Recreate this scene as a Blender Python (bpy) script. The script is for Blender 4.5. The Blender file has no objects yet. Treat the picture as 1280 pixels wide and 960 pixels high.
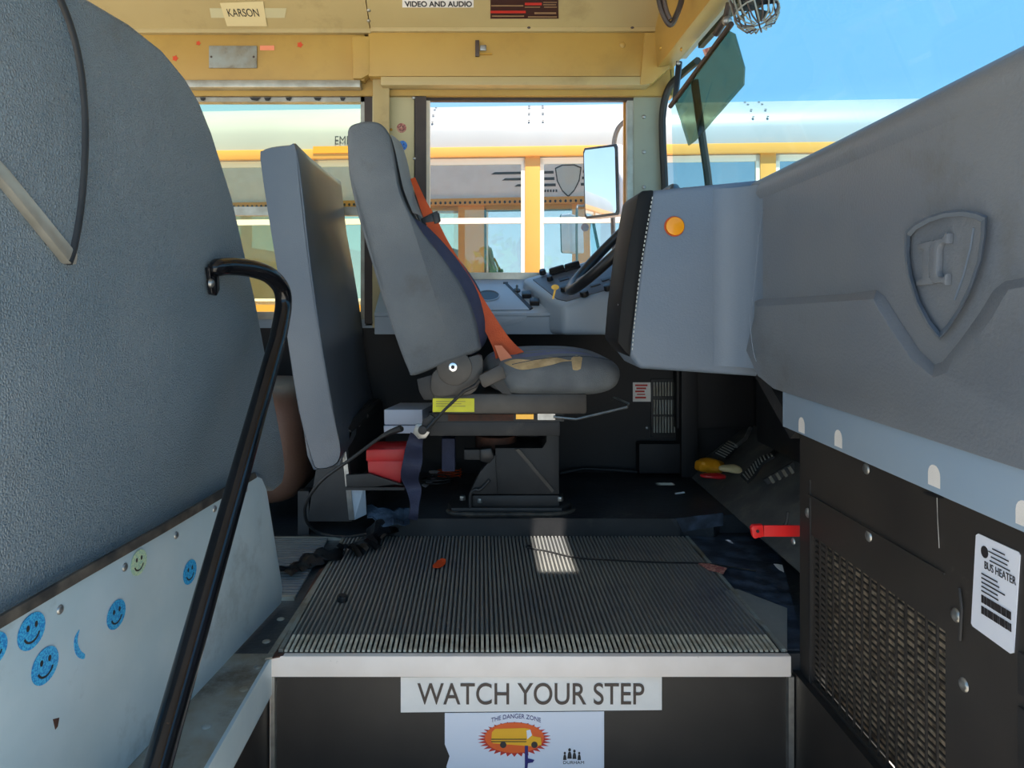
import bpy, bmesh, math, random
from mathutils import Vector, Matrix, noise
from mathutils.bvhtree import BVHTree

C = bpy.context.scene.collection
SC = bpy.context.scene
V = Vector
R = math.radians
F, CX, CY, H = 920.0, 600.0, 368.0, 0.66      # focal length in pixels, vanishing point, eye height above the bus floor


def lin(c):
    return tuple(((v / 255 / 12.92) if v / 255 <= .04045 else ((v / 255 + .055) / 1.055) ** 2.4) for v in c)


# ------------------------------------------------------------------ camera, sky, sun, exposure
cam_d = bpy.data.cameras.new('camera')
cam = bpy.data.objects.new('camera', cam_d)
C.objects.link(cam)
SC.camera = cam
cam.location = (0, 0, H)
cam.rotation_euler = (R(90), 0, 0)
cam_d.sensor_width = 36.0
cam_d.lens = F / 1280 * 36
cam_d.shift_x = (640 - CX) / 1280
cam_d.shift_y = (CY - 480) / 1280
cam_d.clip_start = .02
cam_d.clip_end = 300

world = bpy.data.worlds.new('sky')
SC.world = world
world.use_nodes = True
wt = world.node_tree
wt.nodes.clear()
w_out = wt.nodes.new('ShaderNodeOutputWorld')
w_bg = wt.nodes.new('ShaderNodeBackground')
w_ramp = wt.nodes.new('ShaderNodeValToRGB')
w_sep = wt.nodes.new('ShaderNodeSeparateXYZ')
w_tc = wt.nodes.new('ShaderNodeTexCoord')
wt.links.new(w_tc.outputs['Generated'], w_sep.inputs[0])
wt.links.new(w_sep.outputs['Z'], w_ramp.inputs[0])
wt.links.new(w_ramp.outputs[0], w_bg.inputs[0])
wt.links.new(w_bg.outputs[0], w_out.inputs[0])
w_ramp.color_ramp.elements[0].position = 0.0
w_ramp.color_ramp.elements[0].color = (.45, .62, .74, 1)
w_ramp.color_ramp.elements[1].position = .75
w_ramp.color_ramp.elements[1].color = (.13, .32, .60, 1)
e = w_ramp.color_ramp.elements.new(.25)
e.color = (.165, .325, .49, 1)
w_bg.inputs[1].default_value = 1.0

SUN_TO = V((.10, -.37, 1.0)).normalized()
sun_d = bpy.data.lights.new('sun', 'SUN')
sun_d.energy = 4.6
sun_d.angle = R(.6)
sun_d.color = (1, .96, .88)
sun = bpy.data.objects.new('sun', sun_d)
C.objects.link(sun)
sun.rotation_euler = (-SUN_TO).to_track_quat('-Z', 'Y').to_euler()
sun.location = SUN_TO * 30

SC.view_settings.view_transform = 'Standard'
SC.view_settings.look = 'None'
SC.view_settings.gamma = 1
SC.view_settings.use_curve_mapping = False
SC.view_settings.exposure = 1.3


# ------------------------------------------------------------------ from a pixel of the photograph to a place in the bus
def P(px, py, Y):
    return V(((px - CX) * Y / F, Y, H - (py - CY) * Y / F))


def PX(px, py, X):
    return P(px, py, X * F / (px - CX))


def PZ(px, py, z):
    return P(px, py, (H - z) * F / (py - CY))


def PL(px, py, off=0.0):                     # plane of the left barrier
    return P(px, py, (-.641 + off) / ((px - CX) / F - .135))


def PU(px, py):                              # sloping cove panel above the windows
    # Y = 2.46 - .36 t ; z = 1.53 + .22 t
    k = (CY - py) / F                        # z - H = k Y
    t = (k * 2.46 - (1.53 - H)) / (.22 + k * .36)
    return P(px, py, 2.46 - .36 * t)


NL = V((1, -.135, 0)).normalized()
NU = V((0, -.22, -.36)).normalized()


# ------------------------------------------------------------------ materials
def mat(name, rgb, rough=.6, metal=0.0, rgb2=None, nscale=8.0, lo=.35, hi=.65, bump=0.0, bscale=120.0,
        kind='noise', spec=.5, dirt=None, dscale=3.0, dlo=.55, dhi=.75, stretch=None, detail=4.0):
    m = bpy.data.materials.new(name)
    m.use_nodes = True
    nt = m.node_tree
    b = nt.nodes['Principled BSDF']
    b.inputs['Roughness'].default_value = rough
    b.inputs['Metallic'].default_value = metal
    b.inputs['Specular IOR Level'].default_value = spec
    c1 = (*lin(rgb), 1)
    b.inputs['Base Color'].default_value = c1
    tc = nt.nodes.new('ShaderNodeTexCoord')
    src = tc.outputs['Object']
    if stretch:
        mp = nt.nodes.new('ShaderNodeMapping')
        mp.inputs['Scale'].default_value = stretch
        nt.links.new(src, mp.inputs[0])
        src = mp.outputs[0]
    out = None
    if rgb2:
        n = nt.nodes.new('ShaderNodeTexNoise')
        n.inputs['Scale'].default_value = nscale
        n.inputs['Detail'].default_value = detail
        nt.links.new(src, n.inputs['Vector'])
        r = nt.nodes.new('ShaderNodeValToRGB')
        r.color_ramp.elements[0].position = lo
        r.color_ramp.elements[1].position = hi
        r.color_ramp.elements[0].color = c1
        r.color_ramp.elements[1].color = (*lin(rgb2), 1)
        nt.links.new(n.outputs['Fac'], r.inputs[0])
        out = r.outputs[0]
    if dirt:
        n = nt.nodes.new('ShaderNodeTexNoise')
        n.inputs['Scale'].default_value = dscale
        n.inputs['Detail'].default_value = 8
        n.inputs['Roughness'].default_value = .7
        nt.links.new(tc.outputs['Object'], n.inputs['Vector'])
        r = nt.nodes.new('ShaderNodeValToRGB')
        r.color_ramp.elements[0].position = dlo
        r.color_ramp.elements[1].position = dhi
        r.color_ramp.elements[0].color = (0, 0, 0, 1)
        r.color_ramp.elements[1].color = (1, 1, 1, 1)
        nt.links.new(n.outputs['Fac'], r.inputs[0])
        mx = nt.nodes.new('ShaderNodeMix')
        mx.data_type = 'RGBA'
        nt.links.new(r.outputs[0], mx.inputs['Factor'])
        if out:
            nt.links.new(out, mx.inputs[6])
        else:
            mx.inputs[6].default_value = c1
        mx.inputs[7].default_value = (*lin(dirt), 1)
        out = mx.outputs[2]
    if out:
        nt.links.new(out, b.inputs['Base Color'])
    if bump:
        bn = nt.nodes.new('ShaderNodeBump')
        bn.inputs['Strength'].default_value = bump
        bn.inputs['Distance'].default_value = .004
        if kind == 'voronoi':
            t = nt.nodes.new('ShaderNodeTexVoronoi')
            t.feature = 'DISTANCE_TO_EDGE'
            t.inputs['Scale'].default_value = bscale
            o = t.outputs['Distance']
        else:
            t = nt.nodes.new('ShaderNodeTexNoise')
            t.inputs['Scale'].default_value = bscale
            t.inputs['Detail'].default_value = 3
            o = t.outputs['Fac']
        nt.links.new(src, t.inputs['Vector'])
        nt.links.new(o, bn.inputs['Height'])
        nt.links.new(bn.outputs[0], b.inputs['Normal'])
    return m


def glass(name, tint, refl, rough=0.0):
    m = bpy.data.materials.new(name)
    m.use_nodes = True
    nt = m.node_tree
    nt.nodes.clear()
    o = nt.nodes.new('ShaderNodeOutputMaterial')
    mx = nt.nodes.new('ShaderNodeMixShader')
    t = nt.nodes.new('ShaderNodeBsdfTransparent')
    t.inputs[0].default_value = (*tint, 1)
    g = nt.nodes.new('ShaderNodeBsdfGlossy')
    g.inputs['Roughness'].default_value = rough
    mx.inputs[0].default_value = refl
    nt.links.new(t.outputs[0], mx.inputs[1])
    nt.links.new(g.outputs[0], mx.inputs[2])
    nt.links.new(mx.outputs[0], o.inputs[0])
    return m


M = {}
M['vinyl'] = mat('grey_vinyl', (101, 115, 124), .42, rgb2=(114, 125, 132), nscale=4, bump=.8, bscale=230, kind='voronoi',
                 dirt=(92, 90, 87), dscale=2.2, dlo=.52, dhi=.78)
M['vinyl_smooth'] = mat('smooth_blue_grey_vinyl', (80, 90, 103), .30, rgb2=(91, 99, 109), nscale=4, bump=.12, bscale=300,
                        dirt=(84, 84, 84), dscale=2.5, dlo=.55, dhi=.8)
M['galv'] = mat('galvanised_sheet', (176, 194, 200), .42, .12, rgb2=(190, 204, 208), nscale=9, bump=.05, bscale=60,
                dirt=(118, 128, 128), dscale=5, dlo=.55, dhi=.8)
M['galv_dirty'] = mat('dirty_galvanised_sheet', (150, 156, 152), .5, .2, rgb2=(134, 124, 106), nscale=14,
                      dirt=(88, 74, 58), dscale=9, dlo=.5, dhi=.7)
M['black_rubber'] = mat('black_rubber', (26, 26, 28), .5, rgb2=(38, 37, 37), nscale=20)
M['trim_black'] = mat('stitched_black_leather', (13, 13, 14), .6, spec=.3)
M['toe_board'] = mat('dusty_toe_board', (74, 72, 70), .6, rgb2=(98, 95, 90), nscale=9, bump=.2, bscale=90, dirt=(120, 112, 100), dscale=12)
M['dirty_rubber'] = mat('dirty_black_rubber', (44, 42, 40), .7, rgb2=(92, 84, 74), nscale=30, lo=.4, hi=.75, bump=.3, bscale=70)
M['gloss_black'] = mat('chipped_gloss_black_paint', (14, 15, 18), .16, rgb2=(20, 20, 24), nscale=10, dirt=(70, 52, 38), dscale=28, dlo=.66, dhi=.72)
M['black_metal'] = mat('dusty_black_metal', (34, 33, 34), .55, rgb2=(50, 48, 48), nscale=9, bump=.1, bscale=120,
                       dirt=(74, 68, 62), dscale=16, dlo=.6, dhi=.8)
M['heater_black'] = mat('brown_black_heater_paint', (44, 40, 38), .5, rgb2=(54, 49, 45), nscale=6, dirt=(88, 80, 70), dscale=14, dlo=.64, dhi=.8)
M['dark_wall'] = mat('black_vinyl_wall', (26, 24, 26), .6, rgb2=(34, 31, 32), nscale=4, dirt=(46, 38, 36), dscale=5, dlo=.6, dhi=.85)
M['dark_floor'] = mat('worn_black_floor', (36, 37, 40), .42, rgb2=(56, 58, 62), nscale=8, bump=.25, bscale=90,
                      dirt=(104, 102, 96), dscale=13, dlo=.58, dhi=.82)
M['blue_floor'] = mat('scuffed_blue_black_floor', (34, 40, 50), .5, rgb2=(78, 92, 112), nscale=22, lo=.42, hi=.75, bump=.3, bscale=90,
                      dirt=(96, 94, 88), dscale=11, dlo=.62, dhi=.8)
M['rib'] = mat('ribbed_rubber_top', (120, 120, 116), .6, rgb2=(140, 137, 128), nscale=7, dirt=(92, 94, 102), dscale=3.5, dlo=.45, dhi=.7)
M['rib_groove'] = mat('ribbed_rubber_groove', (44, 44, 46), .7)
M['rib_worn'] = mat('worn_rubber_nosing', (218, 210, 190), .55, rgb2=(180, 170, 150), nscale=40)
M['white_alu'] = mat('painted_white_nosing', (246, 232, 222), .45, rgb2=(238, 223, 212), nscale=12, dirt=(150, 140, 130), dscale=38, dlo=.68, dhi=.76)
M['riser'] = mat('black_riser', (30, 28, 28), .45, rgb2=(44, 40, 38), nscale=7, dirt=(78, 70, 62), dscale=60, dlo=.68, dhi=.78)
M['steel'] = mat('steel', (176, 176, 174), .32, .8, rgb2=(140, 140, 138), nscale=30)
M['chrome'] = mat('chrome', (220, 220, 222), .15, 1.0)
M['yellow_paint'] = mat('aged_yellow_paint', (188, 152, 78), .42, rgb2=(178, 140, 70), nscale=3, dirt=(160, 126, 66), dscale=3.5, dlo=.52, dhi=.8)
M['cream_paint'] = mat('yellowed_cream_paint', (190, 168, 118), .45, rgb2=(180, 158, 110), nscale=3, dirt=(158, 136, 92), dscale=5, dlo=.56, dhi=.8)
M['pillar_cream'] = mat('cream_pillar_paint', (206, 196, 156), .5, rgb2=(196, 184, 142), nscale=4)
M['pillar_green'] = mat('grey_green_pillar_paint', (158, 162, 144), .5, rgb2=(146, 150, 134), nscale=5)
M['alu'] = mat('aluminium', (186, 182, 170), .35, .6, rgb2=(160, 154, 140), nscale=20)
M['brown_seal'] = mat('brown_black_seal', (52, 42, 38), .5, rgb2=(66, 54, 48), nscale=9)
M['fabric'] = mat('grey_seat_fabric', (98, 104, 110), .85, rgb2=(110, 115, 119), nscale=7, bump=.5, bscale=420,
                  dirt=(86, 86, 84), dscale=6, dlo=.55, dhi=.8)
M['fabric_dark'] = mat('dark_grey_seat_fabric', (100, 104, 108), .85, rgb2=(126, 130, 132), nscale=9, bump=.5, bscale=420,
                       dirt=(150, 152, 152), dscale=13, dlo=.66, dhi=.8)
M['fabric_blue'] = mat('blue_seat_fabric', (98, 104, 138), .85, rgb2=(112, 118, 148), nscale=9, bump=.5, bscale=420)
M['fabric_lit'] = mat('lit_headrest_fabric', (196, 200, 202), .85, rgb2=(184, 188, 190), nscale=9, bump=.4, bscale=420)  # headrest cloth paled, windscreen light put into its colour
M['piping'] = mat('dark_seam_piping', (70, 76, 84), .6)
M['foam'] = mat('torn_tan_foam', (214, 184, 138), .9, rgb2=(178, 150, 108), nscale=30, bump=.6, bscale=110)
M['orange'] = mat('orange_webbing', (206, 84, 30), .6, rgb2=(188, 72, 24), nscale=14, bump=.3, bscale=400)
M['orange_pale'] = mat('pale_orange_webbing', (232, 140, 104), .6)
M['black_plastic'] = mat('black_plastic', (24, 24, 26), .38, rgb2=(34, 34, 36), nscale=15)
M['brown_plastic'] = mat('worn_brown_black_plastic', (54, 48, 44), .4, rgb2=(72, 66, 60), nscale=18)
M['navy_web'] = mat('navy_webbing', (36, 40, 64), .7, rgb2=(50, 54, 78), nscale=18, bump=.3, bscale=300)
M['label_yellow'] = mat('yellow_label', (240, 232, 40), .5, rgb2=(226, 216, 50), nscale=30)
M['red_plastic'] = mat('red_plastic', (204, 36, 40), .4, rgb2=(188, 30, 36), nscale=8)
M['red_bright'] = mat('bright_red_webbing', (232, 30, 30), .45)
M['white_plastic'] = mat('white_enamel', (206, 214, 230), .35, rgb2=(192, 200, 218), nscale=6)
M['blue_sheet'] = mat('crumpled_blue_grey_plastic', (86, 104, 124), .25, rgb2=(44, 54, 68), nscale=25, bump=.6, bscale=60)
M['black_bag'] = mat('crumpled_black_plastic', (24, 25, 28), .28, rgb2=(44, 45, 48), nscale=25, bump=.6, bscale=50)
M['brown_vinyl'] = mat('brown_vinyl', (112, 84, 70), .5, rgb2=(98, 72, 60), nscale=6, bump=.2, bscale=150)
M['dash_grey'] = mat('moulded_dash_plastic', (108, 114, 123), .42, rgb2=(120, 124, 129), nscale=3.5, bump=.2, bscale=230,
                     dirt=(96, 97, 96), dscale=5, dlo=.55, dhi=.8)
M['dash_blue'] = mat('blue_grey_dash_plastic', (105, 118, 133), .45, rgb2=(113, 124, 138), nscale=4, bump=.15, bscale=230,
                     dirt=(106, 108, 108), dscale=6, dlo=.62, dhi=.85)
M['flange_blue'] = mat('pale_blue_grey_flange_plastic', (140, 160, 180), .5, rgb2=(148, 164, 180), nscale=4)
M['console'] = mat('blue_grey_console_plastic', (158, 173, 188), .36, rgb2=(166, 178, 190), nscale=5)
M['panel_grey'] = mat('charcoal_switch_panel', (88, 94, 104), .45)
M['amber'] = mat('amber_reflector', (248, 158, 14), .2)
M['thread'] = mat('pale_thread', (204, 204, 196), .7)
M['white_sign'] = mat('white_sign_vinyl', (240, 234, 228), .4, rgb2=(230, 224, 218), nscale=14, dirt=(160, 150, 140), dscale=40, dlo=.7, dhi=.76)
M['white_label'] = mat('white_label', (226, 228, 238), .4)
M['paper'] = mat('buff_paper', (222, 202, 152), .7)
M['ink'] = mat('dark_print', (44, 40, 42), .5)
M['ink_brown'] = mat('faded_brown_print', (74, 60, 54), .5)
M['ink_blue'] = mat('navy_print', (36, 34, 110), .5)
M['ink_red'] = mat('red_print', (196, 48, 36), .5)
M['ink_tan'] = mat('tan_print', (150, 118, 84), .5)
M['maroon'] = mat('maroon_print', (60, 28, 22), .5)
M['orange_print'] = mat('orange_print', (236, 96, 30), .5)
M['bus_print'] = mat('yellow_print', (246, 178, 30), .5)
M['bus_print2'] = mat('dark_yellow_print', (226, 150, 20), .5)
M['sticker_blue'] = mat('glittery_blue_sticker', (30, 128, 196), .3, .2, rgb2=(70, 180, 222), nscale=420, lo=.45, hi=.55)
M['sticker_green'] = mat('silvery_green_sticker', (158, 196, 176), .3, .2, rgb2=(206, 220, 176), nscale=420, lo=.45, hi=.55)
M['sticker_pink'] = mat('faded_pink_sticker', (206, 150, 130), .5, rgb2=(160, 90, 84), nscale=160, lo=.45, hi=.55)
M['sticker_royal'] = mat('royal_blue_sticker', (34, 104, 196), .4, rgb2=(60, 130, 210), nscale=160, lo=.45, hi=.55)
M['leaf_red'] = mat('red_leaf_sticker', (206, 70, 24), .5)
M['rust'] = mat('rust', (92, 54, 38), .8, rgb2=(64, 44, 36), nscale=25, bump=.4, bscale=80)
M['gasket'] = mat('windscreen_gasket', (32, 32, 30), .5)
M['radiator'] = mat('dusty_radiator_fins', (206, 186, 160), .6, .2, rgb2=(96, 84, 72), nscale=70, lo=.35, hi=.65, bump=1.0, bscale=160, detail=6)
M['grille_wire'] = mat('black_grille_wire', (42, 37, 34), .5)
M['bus_white'] = mat('white_bus_roof_paint', (154, 152, 150), .4, rgb2=(148, 146, 144), nscale=2)
M['bus_yellow'] = mat('school_bus_yellow', (222, 158, 72), .4, rgb2=(216, 152, 66), nscale=2)
M['bus_sash'] = mat('white_sash_paint', (238, 226, 206), .45)
M['bus_black'] = mat('black_bus_trim', (34, 34, 36), .5)
M['bus_grey'] = mat('grey_bus_inside', (92, 100, 100), .7)
M['bus_seat'] = mat('dark_green_bus_seat', (30, 44, 44), .5)
M['bus_logo'] = mat('charcoal_emblem_print', (70, 68, 66), .5)
M['bus_logo_pale'] = mat('silver_emblem_print', (206, 202, 192), .4)
M['concrete'] = mat('pale_concrete', (218, 206, 188), .9, rgb2=(204, 192, 174), nscale=1.2, bump=.2, bscale=30, dirt=(170, 162, 150), dscale=.6)
M['bark'] = mat('bark', (84, 68, 54), .9, bump=.6, bscale=30)
M['leaf'] = mat('green_leaves', (74, 122, 50), .6, rgb2=(110, 156, 66), nscale=3)
M['mirror_body'] = mat('pale_mirror_housing', (206, 210, 222), .35, rgb2=(188, 194, 208), nscale=7)
M['mirror_face'] = mat('mirror_glass', (235, 238, 240), .02, 1.0)
M['mirror_arm'] = mat('grey_mirror_arm', (98, 94, 90), .4)
M['brass'] = mat('brass', (196, 152, 70), .3, .8)
M['tail_red'] = mat('dark_red_lens', (120, 20, 28), .25)
M['glass_clear'] = glass('clear_glass', (.985, .985, .98), .015)
M['glass_yellow'] = glass('faintly_green_glass', (.92, .96, .82), .02)
M['glass_screen'] = glass('tinted_windscreen_glass', (.76, .91, .95), .03)
M['glass_bus'] = glass('teal_reflective_bus_glass', (.40, .66, .64), .58)
M['visor'] = glass('smoky_green_visor_plastic', (.42, .46, .36), .07, .12)


# ------------------------------------------------------------------ mesh helpers
def BM():
    return bmesh.new()


def box(bm, lo, hi):
    x0, y0, z0 = lo
    x1, y1, z1 = hi
    vs = [bm.verts.new(p) for p in ((x0, y0, z0), (x1, y0, z0), (x1, y1, z0), (x0, y1, z0), (x0, y0, z1), (x1, y0, z1), (x1, y1, z1), (x0, y1, z1))]
    for f in ((3, 2, 1, 0), (4, 5, 6, 7), (0, 1, 5, 4), (1, 2, 6, 5), (2, 3, 7, 6), (3, 0, 4, 7)):
        bm.faces.new([vs[i] for i in f])
    return vs


def hexa(bm, a, b):                          # two quads joined into a six-sided solid
    va = [bm.verts.new(p) for p in a]
    vb = [bm.verts.new(p) for p in b]
    n = len(va)
    bm.faces.new(va[::-1])
    bm.faces.new(vb)
    for i in range(n):
        j = (i + 1) % n
        bm.faces.new((va[i], va[j], vb[j], vb[i]))
    return va + vb


def prism(bm, pts, off):
    pts = [V(p) for p in pts]
    off = V(off)
    return hexa(bm, pts, [p + off for p in pts])


def tube(bm, path, r, seg=10, closed=False, caps=True):
    path = [V(p) for p in path]
    n = len(path)
    rr = r if isinstance(r, (list, tuple)) else [r] * n
    rings = []
    up = None
    for i, p in enumerate(path):
        if closed:
            t = (path[(i + 1) % n] - path[i - 1]).normalized()
        else:
            t = (path[min(i + 1, n - 1)] - path[max(i - 1, 0)]).normalized()
        if up is None:
            up = t.orthogonal().normalized()
        up = (up - t * up.dot(t))
        up = up.normalized() if up.length > 1e-6 else t.orthogonal().normalized()
        s = t.cross(up)
        rings.append([bm.verts.new(p + (up * math.cos(a) + s * math.sin(a)) * rr[i]) for a in [2 * math.pi * k / seg for k in range(seg)]])
    m = n if closed else n - 1
    for i in range(m):
        a, b = rings[i], rings[(i + 1) % n]
        for k in range(seg):
            bm.faces.new((a[k], a[(k + 1) % seg], b[(k + 1) % seg], b[k]))
    if caps and not closed:
        bm.faces.new(rings[0][::-1])
        bm.faces.new(rings[-1])


def spline(pts, n=8, closed=False):
    pts = [V(p) for p in pts]
    out = []
    m = len(pts)
    for i in range(m if closed else m - 1):
        if closed:
            p0, p1, p2, p3 = pts[i - 1], pts[i], pts[(i + 1) % m], pts[(i + 2) % m]
        else:
            p0, p1, p2, p3 = pts[max(i - 1, 0)], pts[i], pts[i + 1], pts[min(i + 2, m - 1)]
        for k in range(n):
            t = k / n
            out.append(.5 * ((2 * p1) + (p2 - p0) * t + (2 * p0 - 5 * p1 + 4 * p2 - p3) * t * t + (3 * p1 - p0 - 3 * p2 + p3) * t ** 3))
    if not closed:
        out.append(pts[-1])
    return out


def spl2(pts, n=6, closed=True):             # smooth a list of pixel points
    return [(p.x, p.y) for p in spline([(x, y, 0) for x, y in pts], n, closed)]


def cyl(bm, c, axis, r, h, seg=20, r2=None):
    c = V(c)
    a = V(axis).normalized()
    tube(bm, [c, c + a * h], [r, r if r2 is None else r2], seg)


def dome(bm, c, axis, r, h, seg=14, rings=4):
    c = V(c)
    a = V(axis).normalized()
    u = a.orthogonal().normalized()
    w = a.cross(u)
    prev = None
    for i in range(rings):
        t = i / rings * math.pi / 2
        ring = [bm.verts.new(c + (u * math.cos(k * 2 * math.pi / seg) + w * math.sin(k * 2 * math.pi / seg)) * r * math.cos(t) + a * h * math.sin(t)) for k in range(seg)]
        if prev:
            for k in range(seg):
                bm.faces.new((prev[k], prev[(k + 1) % seg], ring[(k + 1) % seg], ring[k]))
        else:
            bm.faces.new(ring[::-1])
        prev = ring
    top = bm.verts.new(c + a * h)
    for k in range(seg):
        bm.faces.new((prev[k], prev[(k + 1) % seg], top))


def ribbon(bm, left, right, thick):
    L = [V(p) for p in left]
    Rr = [V(p) for p in right]
    n = len(L)
    vs = []
    for i in range(n):
        t = L[min(i + 1, n - 1)] - L[max(i - 1, 0)]
        nn = (Rr[i] - L[i]).cross(t)
        nn = nn.normalized() if nn.length > 1e-9 else V((0, -1, 0))
        o = nn * thick / 2
        vs.append([bm.verts.new(q) for q in (L[i] + o, Rr[i] + o, Rr[i] - o, L[i] - o)])
    for i in range(n - 1):
        a, b = vs[i], vs[i + 1]
        for k in range(4):
            bm.faces.new((a[k], a[(k + 1) % 4], b[(k + 1) % 4], b[k]))
    bm.faces.new(vs[0][::-1])
    bm.faces.new(vs[-1])


def supere(bm, c, s, eh, ev, nu=40, nv=20, fn=None):
    c, s = V(c), V(s)

    def sp(v, ex):
        return math.copysign(abs(v) ** ex, v)
    rings = []
    for j in range(1, nv):
        ph = -math.pi / 2 + math.pi * j / nv
        ring = []
        for i in range(nu):
            th = 2 * math.pi * i / nu
            p = V((s.x * sp(math.cos(ph), 2 / ev) * sp(math.cos(th), 2 / eh), s.y * sp(math.cos(ph), 2 / ev) * sp(math.sin(th), 2 / eh), s.z * sp(math.sin(ph), 2 / ev)))
            if fn:
                p = fn(p)
            ring.append(bm.verts.new(c + p))
        rings.append(ring)
    lo, hi = V((0, 0, -s.z)), V((0, 0, s.z))
    b = bm.verts.new(c + (fn(lo) if fn else lo))
    t = bm.verts.new(c + (fn(hi) if fn else hi))
    for j in range(len(rings) - 1):
        for i in range(nu):
            k = (i + 1) % nu
            bm.faces.new((rings[j][i], rings[j][k], rings[j + 1][k], rings[j + 1][i]))
    for i in range(nu):
        k = (i + 1) % nu
        bm.faces.new((rings[0][k], rings[0][i], b))
        bm.faces.new((rings[-1][i], rings[-1][k], t))


def bevel(bm, w, seg=2, ang=30):
    bmesh.ops.recalc_face_normals(bm, faces=bm.faces)
    es = [e_ for e_ in bm.edges if len(e_.link_faces) == 2 and e_.calc_face_angle(0) > R(ang)]
    bmesh.ops.bevel(bm, geom=es, offset=w, segments=seg, profile=.6, affect='EDGES', clamp_overlap=True)


ROOT = {}


def tag(o, label=None, cat=None, group=None, kind=None):
    if label:
        o['label'] = label
    if cat:
        o['category'] = cat
    if group:
        o['group'] = group
    if kind:
        o['kind'] = kind
    return o


def wloc(o):
    p = V((0, 0, 0))
    while o:
        p += V(o.location)
        o = o.parent
    return p


def obj(name, bm, m, parent=None, bev=0.0, seg=2, local=False, smooth=True, ang=38, label=None, cat=None, group=None, kind=None):
    if bev:
        bevel(bm, bev, seg)
    bmesh.ops.recalc_face_normals(bm, faces=bm.faces)
    me = bpy.data.meshes.new(name)
    if not local:
        if parent:
            off = wloc(parent)
        else:
            xs = [v.co.x for v in bm.verts]
            ys = [v.co.y for v in bm.verts]
            off = V(((min(xs) + max(xs)) / 2, (min(ys) + max(ys)) / 2, min(v.co.z for v in bm.verts)))
        bmesh.ops.translate(bm, verts=bm.verts, vec=-off)
    bm.to_mesh(me)
    bm.free()
    me.materials.append(M[m])
    if smooth:
        me.shade_smooth()
        me.set_sharp_from_angle(angle=R(ang))
    o = bpy.data.objects.new(name, me)
    C.objects.link(o)
    if parent:
        o.parent = parent
    elif not local:
        o.location = off
    return tag(o, label, cat, group, kind)


def empty(name, loc, label=None, cat=None, group=None, kind=None):
    o = bpy.data.objects.new(name, None)
    o.empty_display_size = .05
    o.location = loc
    C.objects.link(o)
    return tag(o, label, cat, group, kind)


def B(name, lo, hi, m, parent=None, bev=0.0, **k):
    bm = BM()
    box(bm, lo, hi)
    return obj(name, bm, m, parent, bev, **k)


def PR(name, pts, off, m, parent=None, bev=0.0, **k):
    bm = BM()
    prism(bm, pts, off)
    return obj(name, bm, m, parent, bev, **k)


def T(name, path, r, m, parent=None, seg=10, **k):
    bm = BM()
    tube(bm, path, r, seg)
    return obj(name, bm, m, parent, **k)


def CY_(name, c, axis, r, h, m, parent=None, bev=0.0, seg=24, **k):
    bm = BM()
    cyl(bm, c, axis, r, h, seg)
    return obj(name, bm, m, parent, bev, **k)


def D(name, c, axis, r, h, m, parent=None, seg=12, **k):
    bm = BM()
    dome(bm, c, axis, r, h, seg)
    return obj(name, bm, m, parent, **k)


def pxbox(name, x0, x1, y0, y1, Y, d, m, parent=None, bev=0.0, **k):
    a, b = P(x0, y1, Y), P(x1, y0, Y)
    return B(name, (a.x, Y, a.z), (b.x, Y + d, b.z), m, parent, bev, **k)


def shared(name, src, loc, parent):          # another piece of the same mesh
    o = bpy.data.objects.new(name, src.data)
    C.objects.link(o)
    o.parent = parent
    o.location = loc
    return o


def text(name, s, O, u, v, w, h, m, parent=None, n=None, eps=.0008, curve_fn=None, local=False, bold=0.0):
    cu = bpy.data.curves.new('txt', 'FONT')
    cu.body = s
    cu.size = 1
    cu.extrude = .004
    cu.offset = bold
    cu.align_x = 'CENTER'
    to = bpy.data.objects.new('txt', cu)
    C.objects.link(to)
    dg = bpy.context.evaluated_depsgraph_get()
    dg.update()
    me = bpy.data.meshes.new_from_object(to.evaluated_get(dg))
    bpy.data.objects.remove(to)
    bpy.data.curves.remove(cu)
    xs = [p.co.x for p in me.vertices]
    ys = [p.co.y for p in me.vertices]
    x0, x1, y0, y1 = min(xs), max(xs), min(ys), max(ys)
    O, u, v = V(O), V(u).normalized(), V(v).normalized()
    n = u.cross(v).normalized() if n is None else V(n)
    bm = BM()
    bm.from_mesh(me)
    bpy.data.meshes.remove(me)
    for p in bm.verts:
        a = ((p.co.x - x0) / (x1 - x0) - .5) * w
        b = ((p.co.y - y0) / (y1 - y0) - .5) * h
        if curve_fn:
            a, b = curve_fn(a, b)
        p.co = O + u * a + v * b + n * (eps + (.0004 if p.co.z > 0 else 0))
    return obj(name, bm, m, parent, local=local, smooth=False, kind='stuff')


def bars(name, rects, O, u, v, n, m, parent=None, t=.0006, local=False):   # several printed bars on one plane, one mesh
    O, u, v, n = V(O), V(u).normalized(), V(v).normalized(), V(n).normalized()
    bm = BM()
    for (a0, b0, a1, b1) in rects:
        prism(bm, [O + u * a + v * b + n * .0003 for a, b in ((a0, b0), (a1, b0), (a1, b1), (a0, b1))], n * t)
    return obj(name, bm, m, parent, local=local, smooth=False, kind='stuff')


def disc_pts(O, u, v, rx, ry, n=28, a0=0, a1=2 * math.pi):
    return [V(O) + V(u) * rx * math.cos(a0 + (a1 - a0) * k / n) + V(v) * ry * math.sin(a0 + (a1 - a0) * k / n) for k in range(n)]


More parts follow.
